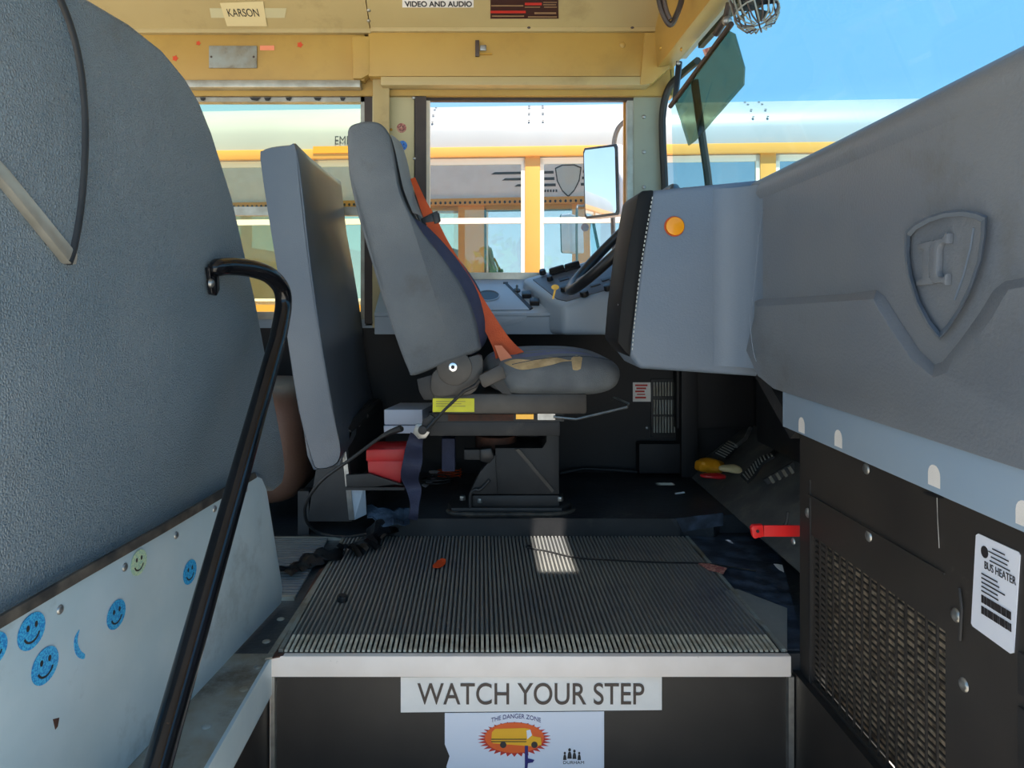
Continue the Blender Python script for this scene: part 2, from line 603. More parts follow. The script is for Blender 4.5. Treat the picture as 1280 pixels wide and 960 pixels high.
def smiley(O, u, v, n, r, m, parent, name='smiley_sticker', label=None, ry=None, ink='ink'):
    O, u, v, n = V(O), V(u).normalized(), V(v).normalized(), V(n).normalized()
    ry = ry or r
    s = PR(name, disc_pts(O + n * .0004, u, v, r, ry), n * .0006, m, parent, label=label)
    bm = BM()
    q = O + n * .0011
    for sx in (-1, 1):
        prism(bm, disc_pts(q + u * sx * r * .3 + v * ry * .28, u, v, r * .11, ry * .18, 10), n * .0004)
    arc = [(q + u * r * .62 * math.cos(a) + v * ry * .62 * math.sin(a) - v * ry * .05, q + u * r * .5 * math.cos(a) + v * ry * .5 * math.sin(a) - v * ry * .05)
           for a in [math.pi * (1.1 + .8 * k / 10) for k in range(11)]]
    ribbon(bm, [a for a, b in arc], [b for a, b in arc], .0005)
    obj('smile_print', bm, ink, s, kind='stuff', smooth=False)
    return s


# ================================================================== THE SETTING
# ---- ground outside
bm = BM()
box(bm, (-40, -30, -1.0), (40, 50, -.95))
obj('ground', bm, 'concrete', kind='structure')

# ---- floor of the bus
X_HEAT = .585
bm = BM()
box(bm, (-2.6, 1.352, -.035), (1.0, 2.56, 0))
floor = obj('floor', bm, 'dark_floor', kind='structure')
# aisle part of the floor left of the stepwell
lft = [PL(349, 754), PL(-150, 1270)]
bm = BM()
prism(bm, [(-.385, 1.352, 0), (-.429 - .06, 1.352, 0), (-.64, .55, 0), (-.385, .55, 0)], (0, 0, -.03))
obj('floor_ledge', bm, 'galv_dirty', floor)
bm = BM()
prism(bm, [(-.385, 1.345, -.0), (-.385, .55, -.0), (-.385, .55, -.068), (-.385, 1.345, -.068)], (.006, 0, 0))
obj('ledge_face', bm, 'galv', floor)
for px, py in ((305, 862), (258, 908), (333, 802), (351, 774), (322, 834)):
    p = PZ(px, py, 0)
    D('rivet', p, (0, 0, 1), .008, .003, 'galv_dirty', floor)
bm = BM()
prism(bm, [PZ(354, 821, 0), PZ(338, 824, 0), PZ(400, 712, 0), PZ(437, 686, 0)], (0, 0, .0022))
obj('rusty_border', bm, 'rust', floor)
bm = BM()
prism(bm, [PZ(340, 824, 0), PZ(331, 826, 0), PZ(420, 690, 0), PZ(425, 690, 0)], (0, 0, .004))
obj('edging_strip', bm, 'galv_dirty', floor)

# ribbed aisle mat at the left
bm = BM()
y = 1.60
while y < 1.97:
    box(bm, (-.95, y, .001), (-.40 + (1.60 - y) * .02, y + .010, .007))
    y += .0165
obj('rubber_ribs', bm, 'rib', floor, kind='stuff')
B('alu_strip', (-.95, 1.975, 0), (-.36, 1.985, .008), 'alu', floor)
B('alu_strip', (-.95, 1.585, 0), (-.40, 1.597, .008), 'alu', floor)

# right side floor: scuffed blue black sheet
PR('scuffed_sheet', [(.556, 1.36, .001), (.60, 1.36, .001), (.80, 1.99, .001), (.556, 1.99, .001)], (0, 0, .004), 'blue_floor', floor)
PR('floor_patch', [PZ(905, 740, .005), PZ(984, 815, .005), PZ(984, 762, .005), PZ(922, 738, .005)], (0, 0, .003), 'rib', floor, label='worn grey floor patch')

# ---- driver's platform
bm = BM()
prism(bm, [(-.245, 1.997, 0), (-.30, 2.10, 0), (-.30, 2.52, 0), (1.0, 2.52, 0), (1.0, 2.05, 0), (.66, 2.03, 0), (.63, 1.985, 0), (.545, 1.997, 0)], (0, 0, .052))
platform = obj('driver_platform', bm, 'dark_floor', bev=.004, kind='structure')
PR('platform_edge_strip', [P(490, 672, 1.994), P(852, 672, 1.994), P(838, 648, 1.994), P(508, 648, 1.994)], (0, -.003, 0), 'black_metal', platform)
PR('worn_sill', [P(853, 665, 1.983), P(904, 657, 1.983), P(904, 641, 1.983), P(845, 648, 1.983)], (0, .004, 0), 'blue_floor', platform)

# ---- ribbed step mat
YF, YB = 1.37, 1.985
bm = BM()
pitch = (.552 + .36) / 96
for i in range(96):
    x = -.36 + i * pitch
    xs = [x, x + pitch * .14, x + pitch * .56, x + pitch * .70, x + pitch]
    zs = [.0035, .0085, .0085, .0035, .0035]
    a = [bm.verts.new((xx, YF + .042, zz)) for xx, zz in zip(xs, zs)]
    b = [bm.verts.new((xx, YB, zz)) for xx, zz in zip(xs, zs)]
    for k in range(4):
        bm.faces.new((a[k], a[k + 1], b[k + 1], b[k]))
mat_top = empty('step_mat', (.096, 1.67, .0), 'grey ribbed rubber mat covering the top step floor', 'mat')
o = obj('ribs', bm, 'rib', mat_top, kind='stuff', ang=20)
o.data.materials.append(M['rib_groove'])
for p in o.data.polygons:
    if p.index % 4 == 3:
        p.material_index = 1
B('backing', (-.362, YF, .0006), (.554, YB, .003), 'rib_groove', mat_top)
bm = BM()
for i in range(96):
    x = -.36 + i * pitch
    a = [bm.verts.new((xx, yy, zz)) for xx, yy, zz in ((x + pitch * .08, 1.352, .001), (x + pitch * .62, 1.352, .001), (x + pitch * .62, 1.352, .0065), (x + pitch * .08, 1.352, .0065))]
    b = [bm.verts.new(v.co + V((0, .06, .0015 if v.co.z > .004 else 0))) for v in a]
    bm.faces.new(a)
    bm.faces.new(b[::-1])
    for k in range(4):
        j = (k + 1) % 4
        bm.faces.new((a[k], b[k], b[j], a[j]))
obj('worn_rib_ends', bm, 'rib_worn', mat_top, kind='stuff', smooth=False)
B('nosing_bed', (-.37, 1.350, .0004), (.562, 1.411, .003), 'dirty_rubber', mat_top)
for px in (-.366, .558):
    B('mat_edge', (px - .004, 1.352, 0), (px + .004, YB, .009), 'galv_dirty', mat_top)

# ---- stepwell
step = empty('stepwell', (.09, 1.35, -.95), kind='structure')
B('riser', (-.385, 1.352, -.95), (.575, 1.37, -.035), 'riser', step)
B('nosing', (-.382, 1.338, -.036), (.566, 1.352, .002), 'white_alu', step, .002)
B('side_strip', (-.382, 1.340, -.95), (-.374, 1.352, -.037), 'steel', step)
B('side_strip', (.562, 1.340, -.95), (.572, 1.352, -.037), 'steel', step)
B('side_panel', (-.395, .3, -.95), (-.386, 1.352, -.03), 'riser', step)
B('side_panel', (.574, .5, -.95), (.5865, 1.352, -.03), 'riser', step)
B('lower_tread', (-.385, 1.02, -.34), (.575, 1.352, -.30), 'dirty_rubber', step)
B('lower_riser', (-.385, 1.02, -.95), (.575, 1.03, -.34), 'riser', step)

# ---- driver's side wall
wall = empty('wall_back', (0, 2.54, 0), kind='structure')
Y0, Y1 = 2.52, 2.56


def wbox(name, x0, x1, z0, z1, m, y0=Y0, y1=Y1, **k):
    return B(name, (x0, y0, z0), (x1, y1, z1), m, wall, **k)


wbox('lower_panel', -2.6, -.30, -.03, .545, 'dark_wall')
wbox('lower_panel', -.30, 1.05, -.03, .545, 'dark_wall')
wbox('sill_panel', -2.6, -.395, .545, .59, 'console')
wbox('sill_panel', -.395, .60, .545, .715, 'console')
wbox('sill_panel', .60, 1.05, .545, .80, 'dash_grey')
wbox('window_post', -.395, -.225, .55, 1.36, 'pillar_cream', bev=.003)
wbox('window_post', .526, .628, .55, 1.42, 'pillar_green', bev=.004)
wbox('window_post', -1.13, -1.0, .55, 1.36, 'pillar_cream')
wbox('window_post', -2.6, -1.75, .55, 1.36, 'pillar_cream')
wbox('header_panel', -2.6, .66, 1.335, 1.62, 'yellow_paint', 2.50, 2.56)
# pillar relief: trim channel beside the seal
PR('post_trim', [P(466, 115, 2.515), P(484, 115, 2.515), P(484, 410, 2.515), P(466, 410, 2.515)], (0, -.012, 0), 'pillar_cream', wall, .003)
PR('post_cover', [P(466, 90, 2.49), P(480, 86, 2.49), P(487, 108, 2.49), P(487, 330, 2.49), P(471, 330, 2.49)], (0, -.008, 0), 'cream_paint', wall, .002)
wbox('seal_strip', -.222, -.184, .69, 1.352, 'brown_seal', 2.508, 2.56)
for py in (122, 198, 270):
    D('screw', P(517 if py < 150 else 518, py, 2.507), (0, -1, 0), .006, .003, 'steel', wall)
for py in (146, 190, 234):
    D('screw', P(805, py, 2.519), (0, -1, 0), .007, .004, 'steel', wall)
# stickers on the pillar
smiley(P(502, 160, 2.519), (1, 0, 0), (0, 0, 1), (0, -1, 0), .0165, 'sticker_pink', wall, 'round_sticker', 'faded pink face sticker', ink='ink_brown')
smiley(P(503, 182, 2.519), (1, 0, 0), (0, 0, 1), (0, -1, 0), .0165, 'sticker_royal', wall, 'round_sticker', 'royal blue round sticker', ink='ink_blue')
D('screw', P(489, 162, 2.519), (0, -1, 0), .005, .004, 'brass', wall)
# outside skin, which the neighbouring bus's windows mirror
wbox('outer_panel', -4, 1.0, -.6, .545, 'bus_yellow', 2.562, 2.575)
wbox('outer_roof_side', -4, .66, 1.43, 1.76, 'white_alu', 2.562, 2.575)
wbox('drip_rail', -4, .66, 1.375, 1.43, 'bus_yellow', 2.562, 2.60)
wbox('outer_post', -.41, -.20, .545, 1.375, 'bus_yellow', 2.562, 2.575)
wbox('outer_post', .50, .64, .545, 1.375, 'bus_yellow', 2.562, 2.575)
wbox('outer_post', -1.13, -1.0, .545, 1.375, 'bus_yellow', 2.562, 2.575)
bm = BM()
for i in range(90):
    prism(bm, disc_pts((-2.95 + i * .04, 2.601, 1.395), (1, 0, 0), (0, 0, 1), .010, .012, 8), (0, .002, 0))
obj('rail_rivets', bm, 'bus_black', wall, kind='stuff')
# winged shield emblem on the outside
sx, sz = .47, 1.575


def emb(name, pts, m):
    PR(name, [(sx + a, 2.576, sz + b) for a, b in pts], (0, .002, 0), m, wall)


shield = [(-.105, .085), (-.05, .11), (.05, .11), (.105, .085), (.09, -.02), (.05, -.10), (0, -.15), (-.05, -.10), (-.09, -.02)]
emb('shield_emblem', shield, 'bus_logo')
PR('shield_face', [(sx + a * .9, 2.5785, sz + b * .9) for a, b in shield], (0, .002, 0), 'bus_logo_pale', wall)
for sgn in (-1, 1):
    for k, (l, z, x0) in enumerate(((.50, .04, .115), (.42, -.01, .108), (.33, -.06, .098))):
        l = l if sgn < 0 else .645 - sx - x0
        emb('wing_bar', [(sgn * x0, z), (sgn * (x0 + l), z + .004), (sgn * (x0 + l - .03), z + .022), (sgn * x0, z + .022)], 'bus_logo')
bars('emblem_lettering', [(-.10 - i * .022, -.105, -.086 - i * .022, -.085) for i in range(7)], (sx, 2.5765, sz), (1, 0, 0), (0, 0, 1), (0, 1, 0), 'bus_logo', wall)

# ---- windows of this bus
w1 = empty('window_1', (.16, 2.53, .70), kind='structure')
fr = P(528, 120, 2.53)
B('window_frame', (-.19, 2.525, 1.325), (.53, 2.55, 1.352), 'brown_seal', w1)
B('window_frame', (-.186, 2.525, .715), (-.172, 2.55, 1.325), 'bus_sash', w1)
B('window_frame', (.505, 2.525, .715), (.527, 2.55, 1.325), 'alu', w1)
B('window_frame', (-.19, 2.515, .712), (.53, 2.55, .735), 'alu', w1)
B('pane', (-.175, 2.536, .73), (.51, 2.539, 1.33), 'glass_clear', w1)
w2 = empty('window_2', (-.69, 2.53, .58), kind='structure')
B('window_frame', (-1.0, 2.515, 1.318), (-.395, 2.55, 1.352), 'alu', w2)
B('dark_slot', (-1.0, 2.512, 1.334), (-.41, 2.516, 1.342), 'black_rubber', w2)
B('window_frame', (-.408, 2.515, .58), (-.395, 2.55, 1.35), 'alu', w2)
B('window_seal', (-.394, 2.512, .56), (-.364, 2.525, 1.36), 'brown_seal', w2)
B('window_frame', (-1.0, 2.515, .58), (-.98, 2.55, 1.35), 'alu', w2)
B('window_frame', (-1.0, 2.512, .575), (-.395, 2.55, .60), 'alu', w2)
B('meeting_rail', (-1.0, 2.518, .93), (-.395, 2.545, .96), 'alu', w2)
B('pane', (-.985, 2.532, .59), (-.40, 2.536, 1.33), 'glass_yellow', w2)
random.seed(4)
for (x, l) in ((250, 7), (312, 14), (330, 9), (357, 8), (392, 10), (425, 7)):
    PR('peeling_film', [P(x, 122, 2.512), P(x + l, 122, 2.512), P(x + l * .7, 126, 2.512), P(x + l * .2, 125 + random.random() * 2, 2.512)], (0, -.001, 0), 'black_rubber', w2)

# ---- header, cove panel, ceiling
hd = empty('trim_1', (0, 2.47, 1.33), kind='structure')
# left and right header bands with their proud lower lips
B('header_band', (-2.6, 2.462, 1.375), (-.385, 2.50, 1.535), 'yellow_paint', hd, .006)
B('header_band', (-.372, 2.448, 1.385), (.575, 2.50, 1.54), 'yellow_paint', hd, .006)
PR('header_step', [P(440, 45, 2.447), P(462, 45, 2.447), P(462, 92, 2.447), P(452, 98, 2.447), P(441, 98, 2.447)], (0, .05, 0), 'yellow_paint', hd, .004)
B('header_lip', (-.33, 2.444, 1.355), (.565, 2.51, 1.384), 'cream_paint', hd, .004)
B('header_lip', (-2.6, 2.456, 1.352), (-.40, 2.51, 1.376), 'alu', hd, .003)
cv = empty('trim_2', (0, 2.4, 1.53), kind='structure')


def cove(x0, x1, o=0.0):
    a = V((0, 2.46, 1.53)) + NU * o
    b = V((0, 1.98, 1.53 + .22 * .48 / .36)) + NU * o
    return [V((x0, a.y, a.z)), V((x1, a.y, a.z)), V((x1, b.y, b.z)), V((x0, b.y, b.z))]


PR('cove_panel', cove(-2.6, -.366), -NU * .01, 'cream_paint', cv)
PR('cove_panel', cove(-.362, .60, .004), -NU * .012, 'cream_paint', cv)
B('cove_lip', (-2.6, 2.440, 1.528), (-.362, 2.465, 1.543), 'cream_paint', cv, .002)
B('cove_lip', (-.362, 2.432, 1.530), (.60, 2.462, 1.546), 'cream_paint', cv, .002)
for px, py in ((537, 36), (661, 34), (790, 34), (461, 25), (461, 12)):
    D('screw', PU(px, py) + NU * .004, NU, .0065, .004, 'ink_brown' if py > 30 else 'alu', cv)
for px in (400, 408):
    pass
# ceiling with an added unseen opening that throws the sun patch on the mat
cl = empty('ceiling', (0, 1.2, 1.85), kind='structure')
HX0, HX1, HY0, HY1 = .325, .412, 1.04, 1.335
B('roof_sheet', (-2.6, 0, 1.84), (HX0, 2.2, 1.88), 'bus_white', cl)
B('roof_sheet', (HX1, 0, 1.84), (.75, 2.2, 1.88), 'bus_white', cl)
B('roof_sheet', (HX0, 0, 1.84), (HX1, HY0, 1.88), 'bus_white', cl)
B('roof_sheet', (HX0, HY1, 1.84), (HX1, 2.2, 1.88), 'bus_white', cl)
PR('roof_curve', [(-2.6, 2.2, 1.86), (.75, 2.2, 1.86), (.75, 2.57, 1.75), (-2.6, 2.57, 1.75)], (0, .01, .02), 'bus_white', cl)
B('roof_end', (.66, 0, 1.46), (.70, 2.5, 1.85), 'bus_white', cl)

# ---- front header over the windscreen
fh = empty('trim_3', (.62, 1.3, 1.41), kind='structure')
prof = [(.588, 1.412), (.655, 1.425), (.665, 1.50), (.62, 1.84), (.574, 1.84), (.580, 1.52)]
PR('front_header', [(x, .0, z) for x, z in prof], (0, 2.50, 0), 'yellow_paint', fh, .006)
PR('corner_cap', [P(800, 106, 2.44), P(816, 104, 2.44), P(838, 84, 2.44), P(838, 40, 2.44), P(806, 40, 2.44)], (0, .05, 0), 'yellow_paint', fh, .006)
for px, py in ((852, 62), (826, 60)):
    D('screw', P(px, py, 2.02), (-1, 0, 0), .006, .004, 'brass', fh)

# ---- windscreen
w3 = empty('window_3', (.68, 1.3, .85), kind='structure')
bm = BM()
pth = spline([P(831, 300, 2.505), P(831, 235, 2.505), P(828, 165, 2.505), P(830, 130, 2.50), P(838, 107, 2.48), P(852, 93, 2.42), P(872, 76, 2.30)], 6)
tube(bm, pth, .0125, 8)
obj('gasket', bm, 'gasket', w3)
B('gasket', (.652, .0, 1.396), (.668, 2.2, 1.4105), 'gasket', w3)
PR('pane', [(.80, .0, .80), (.66, .0, 1.43), (.645, 2.50, 1.43), (.665, 2.50, .80)], (.005, 0, 0), 'glass_screen', w3)
T('window_bar', [P(889, 260, 2.31), P(884, 215, 2.30), P(876, 160, 2.28), P(868, 100, 2.26)], .0125, 'gasket', w3, 8)
# firewall
fw = empty('wall_front', (.95, 2.0, 0), kind='structure')
B('firewall', (.92, 1.40, -.03), (.96, 2.52, .84), 'dark_wall', fw)
PR('toe_board', [(.70, 1.50, .053), (.70, 2.51, .053), (.92, 2.51, .22), (.92, 1.50, .22)], (.02, 0, -.02), 'toe_board', fw)
B('kick_box', (.668, 2.44, .052), (.722, 2.515, .54), 'dark_wall', fw, .004)
B('upper_board', (.66, 2.47, .21), (.92, 2.515, .80), 'dark_wall', fw, .003)
B('ducting', (.82, 1.75, .22), (.92, 2.2, .60), 'black_plastic', fw, .02)

B('sun_stop_board', (.745, .5, .79), (.96, 2.50, .812), 'dash_grey', fw)  # unseen filler boards added to keep sun out of the footwell
B('sun_stop_board', (.60, 2.08, .85), (.96, 2.515, .865), 'dash_grey', fw)
B('sun_stop_board', (.70, 1.66, .845), (.96, 2.08, .86), 'dash_grey', fw)

# ================================================================== LEFT BARRIER
lb = empty('modesty_barrier', PL(200, 905).to_tuple(), 'large grey vinyl barrier beside the steps with galvanised kick plate and smiley stickers', 'barrier')
outline = [(-130, -92), (0, -62), (60, -33), (115, 0), (165, 30), (205, 62), (232, 95), (250, 125), (266, 165), (291, 245), (320, 372), (342, 490), (355, 560), (358, 585), (354, 606), (344, 614), (318, 606), (150, 700), (-130, 848)]
PR('padded_panel', [PL(x, y) for x, y in outline], -NL * .05, 'vinyl', lb, .012, seg=3)
pad2 = [(-130, -95), (60, -20), (75, 10), (88, 45), (97, 90), (102, 150), (101, 210), (96, 265), (88, 308), (82, 322), (0, 222), (-60, 140), (-130, 50)]
PR('raised_pad', [PL(x, y) for x, y in pad2], NL * .010, 'vinyl', lb, .004)
T('black_beading', [PL(x, y, .008) for x, y in spl2([(58, -30), (73, 0), (88, 40), (99, 90), (104, 150), (103, 210), (98, 265), (90, 310), (84, 328)], 4, False)], .0066, 'black_rubber', lb, 10)
PR('metal_moulding', [PL(-110, 90), PL(-40, 172), (PL(0, 214)), PL(86, 318), PL(84, 331), PL(76, 329), PL(0, 236), PL(-40, 192), PL(-110, 112)], NL * .013, 'alu', lb, .002)
kick = [(-130, 856), (0, 779), (100, 720), (200, 664), (290, 610), (316, 595), (324, 598), (330, 612), (350, 735), (348, 754), (225, 885), (-130, 1262)]
kp = PR('kick_plate', [PL(x, y, .006) for x, y in kick], NL * .006, 'galv', lb, .0015)
strip = [(-130, 843), (0, 767), (100, 710), (200, 655), (300, 597), (316, 590), (318, 597), (200, 667), (100, 724), (0, 783), (-130, 861)]
PR('rubber_edge_strip', [PL(x, y, .013) for x, y in strip], NL * .006, 'dirty_rubber', lb, .002)
U_L, V_L = V((.135, 1, 0)).normalized(), V((0, 0, 1))
VT = (V_L + U_L * .12).normalized()
for (px, py, ry, m, lab) in ((39, 789, 24, 'sticker_blue', None), (56, 832, 24, 'sticker_blue', None), (-8, 812, 22, 'sticker_blue', None), (145, 768, 19, 'sticker_blue', None), (237, 715, 16, 'sticker_blue', None), (173, 703, 17, 'sticker_green', 'silvery green smiley sticker')):
    c = PL(px, py, .0125)
    k = c.y / F
    smiley(c, U_L, V_L, NL, ry * k * .98, m, kp, label=lab, ry=ry * k * .92)
cres = spl2([(99, 787), (93, 798), (93, 812), (97, 821), (104, 824), (106, 818), (101, 814), (97, 805), (97, 796)], 3)
PR('torn_sticker', [PL(x, y, .0125) for x, y in cres], NL * .0006, 'sticker_blue', kp, label='torn blue crescent of a smiley sticker')
for px, py in ((75, 762), (220, 669), (156, 709), (268, 636), (307, 612)):
    D('screw', PL(px, py, .0122), NL, .006, .003, 'steel', kp)
PR('rust_chip', [PL(x, y, .0122) for x, y in ((66, 899), (74, 897), (72, 908), (69, 912))], NL * .0004, 'rust', kp)

# ---- grab rail
gr = empty('grab_rail', PL(262, 360).to_tuple(), 'black painted tubular grab rail rising beside the steps', 'handrail')
pth = spline([PL(263, 336, .01), P(285, 333, 1.30), P(315, 336, 1.335), P(338, 345, 1.375), P(352, 362, 1.41), P(354, 385, 1.412), P(347, 425, 1.36)], 7)
t0, t1 = V(P(347, 425, 1.36)), V(P(196, 962, .81))
pth += [t0 + (t1 - t0) * k / 6 for k in range(1, 8)]
n_ = len(pth)
T('tube', pth, [.006, .010, .013] + [.0158] * (n_ - 3), 'gloss_black', gr, 18)
PR('bracket', [PL(x, y, .002) for x, y in ((256, 334), (268, 332), (270, 362), (266, 370), (260, 368))], NL * .008, 'gloss_black', gr, .002)
D('bolt', PL(263, 354, .011), NL, .008, .007, 'steel', gr)

# ================================================================== SECOND BARRIER, behind the driver
Yb = 1.85
sb = empty('driver_barrier', (P(440, 640, 2.0).x - .05, 2.2, 0), 'padded blue grey vinyl barrier on black frame behind the driver seat', 'barrier')
prof = [(324, 196), (327, 187), (338, 183), (352, 181), (362, 180), (368, 178), (371, 188), (376, 240), (386, 330), (400, 430), (412, 500), (424, 555), (424, 574), (416, 584), (396, 588), (388, 575), (372, 515), (360, 440), (347, 350), (333, 262)]
bm = BM()
pp = spl2(prof, 2)
secs = []
for k, (yy, s) in enumerate(((Yb + .004, .86), (Yb, .95), (Yb + .012, 1.0), (Yb + .2, 1.03), (2.25, 1.02), (2.42, 1.0), (2.47, .9))):
    cxp = sum(p[0] for p in pp) / len(pp)
    ring = []
    for (x, y) in pp:
        mid = 324 + (y - 180) / 400 * 82 + 24
        q = P(mid + (x - mid) * s, y if k > 1 else 368 + (y - 368) * (1 - .012 * (2 - k)), Yb)
        ring.append(bm.verts.new((q.x + (.018 * math.sin((q.z - .3) * 5) if 2 < k < 6 else 0), yy if k else Yb, q.z)))
    secs.append(ring)
for a, b in zip(secs[:-1], secs[1:]):
    for i in range(len(a)):
        j = (i + 1) % len(a)
        bm.faces.new((a[i], a[j], b[j], b[i]))
bm.faces.new(secs[0][::-1])
bm.faces.new(secs[-1])
obj('padding', bm, 'vinyl_smooth', sb, ang=60)
T('piping', [P(x, y, Yb + .004) for x, y in spl2([(366, 180), (371, 195), (377, 240), (387, 330), (401, 430), (413, 500), (424, 555)], 4, False)], .0032, 'vinyl_smooth', sb, 8)
PR('loose_flap', [P(x, y, 1.93) for x, y in ((402, 525), (412, 542), (428, 528), (431, 565), (424, 583), (410, 580), (404, 560))], (0, .01, 0), 'vinyl_smooth', sb, .004)
PR('loose_flap', [P(x, y, 1.90) for x, y in ((378, 530), (400, 560), (403, 585), (392, 588), (384, 570))], (0, .01, 0), 'vinyl_smooth', sb, .003)
# black frame
Xf = P(432, 600, 2.0).x
PR('end_plate', [P(395, 585, 2.0), P(428, 565, 2.0), P(440, 652, 2.0), P(384, 652, 2.0)], (0, .02, 0), 'black_metal', sb, .002)
PR('front_post', [P(427, 560, 1.995), P(432, 560, 1.995), P(443, 650, 1.995), P(436, 650, 1.995)], (0, .03, 0), 'steel', sb, .001)
PR('frame_rail', [P(432, 565, 2.0), P(430, 530, 2.0), P(462, 500, 2.38), P(476, 498, 2.38), P(476, 510, 2.38), P(440, 540, 2.0)], (-.012, 0, 0), 'black_metal', sb)
PR('inner_panel', [P(433, 545, 2.02), P(440, 640, 2.02), P(485, 590, 2.42), P(478, 500, 2.42)], (-.02, 0, 0), 'black_metal', sb)
PR('blue_plate', [P(437, 607, 2.0), P(456, 605, 2.0), P(458, 643, 2.02), P(443, 650, 2.0)], (0, .006, 0), 'console', sb)
PR('shelf_bracket', [P(432, 594, 1.985), P(462, 592, 1.985), P(506, 607, 1.985), P(492, 606, 1.985), P(466, 609, 1.985), P(433, 609, 1.985)], (0, .012, 0), 'black_metal', sb, .002)
B('shelf', (P(433, 0, 2.0).x, 1.985, P(0, 611, 2.0).z), (P(506, 0, 2.0).x, 2.2, P(0, 607.5, 2.0).z), 'black_metal', sb)
for px, py in ((449, 531), (459, 520), (437, 546)):
    D('screw', P(px, py, 2.01 + (px - 437) * .008), (1, -.3, 0), .006, .003, 'steel', sb)

# brown seat behind it
bs = empty('passenger_bench', (P(372, 610, 2.0).x, 2.2, 0), 'brown vinyl passenger bench half hidden behind the barriers', 'seat')
bm = BM()
ctr = P(352, 558, 2.12)
supere(bm, (ctr.x - .10, 2.22, .235), (.185, .24, .17), 5, 4, 32, 16)
obj('seat_cushion', bm, 'brown_vinyl', bs)
bm = BM()
prism(bm, [(-.86, 1.98, .30), (-.76, 1.98, .30), (-.80, 1.98, .78), (-.87, 1.98, .80)], (0, .48, 0))
obj('seat_back', bm, 'brown_vinyl', bs, .02)
B('seat_leg', (-.80, 2.02, 0), (-.77, 2.05, .12), 'black_metal', bs)
B('seat_leg', (-.50, 2.02, 0), (-.47, 2.05, .12), 'black_metal', bs)

# ================================================================== DRIVER SEAT
YN = 1.86
ds = empty('driver_chair', (.10, 2.08, .052), 'grey cloth driver seat with torn cushion and orange belt on black pedestal', 'seat')
# backrest
prof = spl2([(432, 172), (434, 156), (445, 150), (460, 148), (474, 151), (485, 165), (491, 188), (500, 238), (521, 281), (549, 317), (577, 358), (593, 395), (600, 428), (598, 440), (560, 454), (517, 471), (508, 462), (492, 420), (476, 372), (460, 318), (444, 262), (434, 215)], 4)
bm = BM()
secs = []
sect = [(0.0, .90), (.010, .97), (.035, 1.0), (.20, 1.0), (.36, 1.0), (.40, .97), (.415, .88)]
for dy, s in sect:
    ring = []
    for x, y in prof:
        head = max(0.0, min(1.0, (290 - y) / 120))
        head = head * head * (3 - 2 * head)
        yy = YN + dy * (1 - .22 * head) + .012 * head
        mid = 462 + (y - 150) * .27
        q = P(mid + (x - mid) * s, 310 + (y - 310) * (1 - (1 - s) * .35), YN)
        ring.append(bm.verts.new((q.x, yy, q.z)))
    secs.append(ring)
for a, b in zip(secs[:-1], secs[1:]):
    for i in range(len(a)):
        j = (i + 1) % len(a)
        bm.faces.new((a[i], a[j], b[j], b[i]))
bm.faces.new(secs[0][::-1])
bm.faces.new(secs[-1])
back = obj('backrest', bm, 'fabric', ds, ang=70)
# seams on the near side
def hd_(y):
    h = max(0.0, min(1.0, (290 - y) / 120))
    return h * h * (3 - 2 * h)


for pts in ([(438, 168), (443, 205), (452, 262), (470, 330), (490, 392), (508, 446), (517, 468)], [(476, 164), (487, 192), (495, 238), (510, 272), (536, 312), (563, 352), (582, 392), (590, 440)]):
    T('seam_piping', [P(x, y, YN + .009 + .012 * hd_(y)) for x, y in spl2(pts, 5, False)], .0026, 'piping', back, 6)
# headrest face and lumbar cushion on the front
bm = BM()
pts = [(484, 168), (490, 188), (495, 212), (501, 238), (512, 266)]
L = [P(x - 1, y, YN + .03) for x, y in spl2(pts, 4, False)]
bmv = []
for i, q in enumerate(L):
    row = []
    for k in range(9):
        t = k / 8
        row.append(bm.verts.new((q.x + .010 + .016 * math.sin(math.pi * t) ** .6, YN + .03 + t * .27, q.z)))
    bmv.append(row)
for i in range(len(bmv) - 1):
    for k in range(8):
        bm.faces.new((bmv[i][k], bmv[i][k + 1], bmv[i + 1][k + 1], bmv[i + 1][k]))
r_ = bmesh.ops.solidify(bm, geom=bm.faces[:], thickness=.02)
obj('headrest_face', bm, 'fabric_lit', back, ang=70)
bm = BM()
pts = [(512, 270), (531, 294), (552, 322), (575, 357), (589, 395), (594, 425), (590, 445)]
L = [P(x - 3, y, YN + .03) for x, y in spl2(pts, 4, False)]
bmv = []
nL = len(L)
for i, q in enumerate(L):
    row = []
    v_ = i / (nL - 1)
    for k in range(13):
        t = k / 12
        bul = (1 - abs(2 * t - 1) ** 4) * (.018 + .034 * math.sin(math.pi * min(1, v_ * 1.02)) ** .6)
        row.append(bm.verts.new((q.x + bul, YN + .045 + t * .33, q.z)))
    bmv.append(row)
for i in range(nL - 1):
    for k in range(12):
        bm.faces.new((bmv[i][k], bmv[i][k + 1], bmv[i + 1][k + 1], bmv[i + 1][k]))
bmesh.ops.solidify(bm, geom=bm.faces[:], thickness=.02)
obj('back_cushion', bm, 'fabric_blue', back, ang=70)
# cushion
bm = BM()
cl_, cr_ = P(604, 465, YN).x, P(785, 465, YN).x


def cush(p):
    q = p.copy()
    u = (p.x / ((cr_ - cl_) / 2))
    if p.z > 0:
        q.z *= 1.0 + .10 * math.cos(u * 1.7) - .14 * max(0, u) ** 3
    else:
        q.x *= 1 - .06 * (-p.z / .055)
    return q


supere(bm, ((cl_ + cr_) / 2, YN + .212, .447), ((cr_ - cl_) / 2, .212, .058), 4.5, 3.0, 64, 30, cush)
bvh = BVHTree.FromBMesh(bm)
cushion = obj('seat_cushion', bm, 'fabric_dark', ds, ang=80)


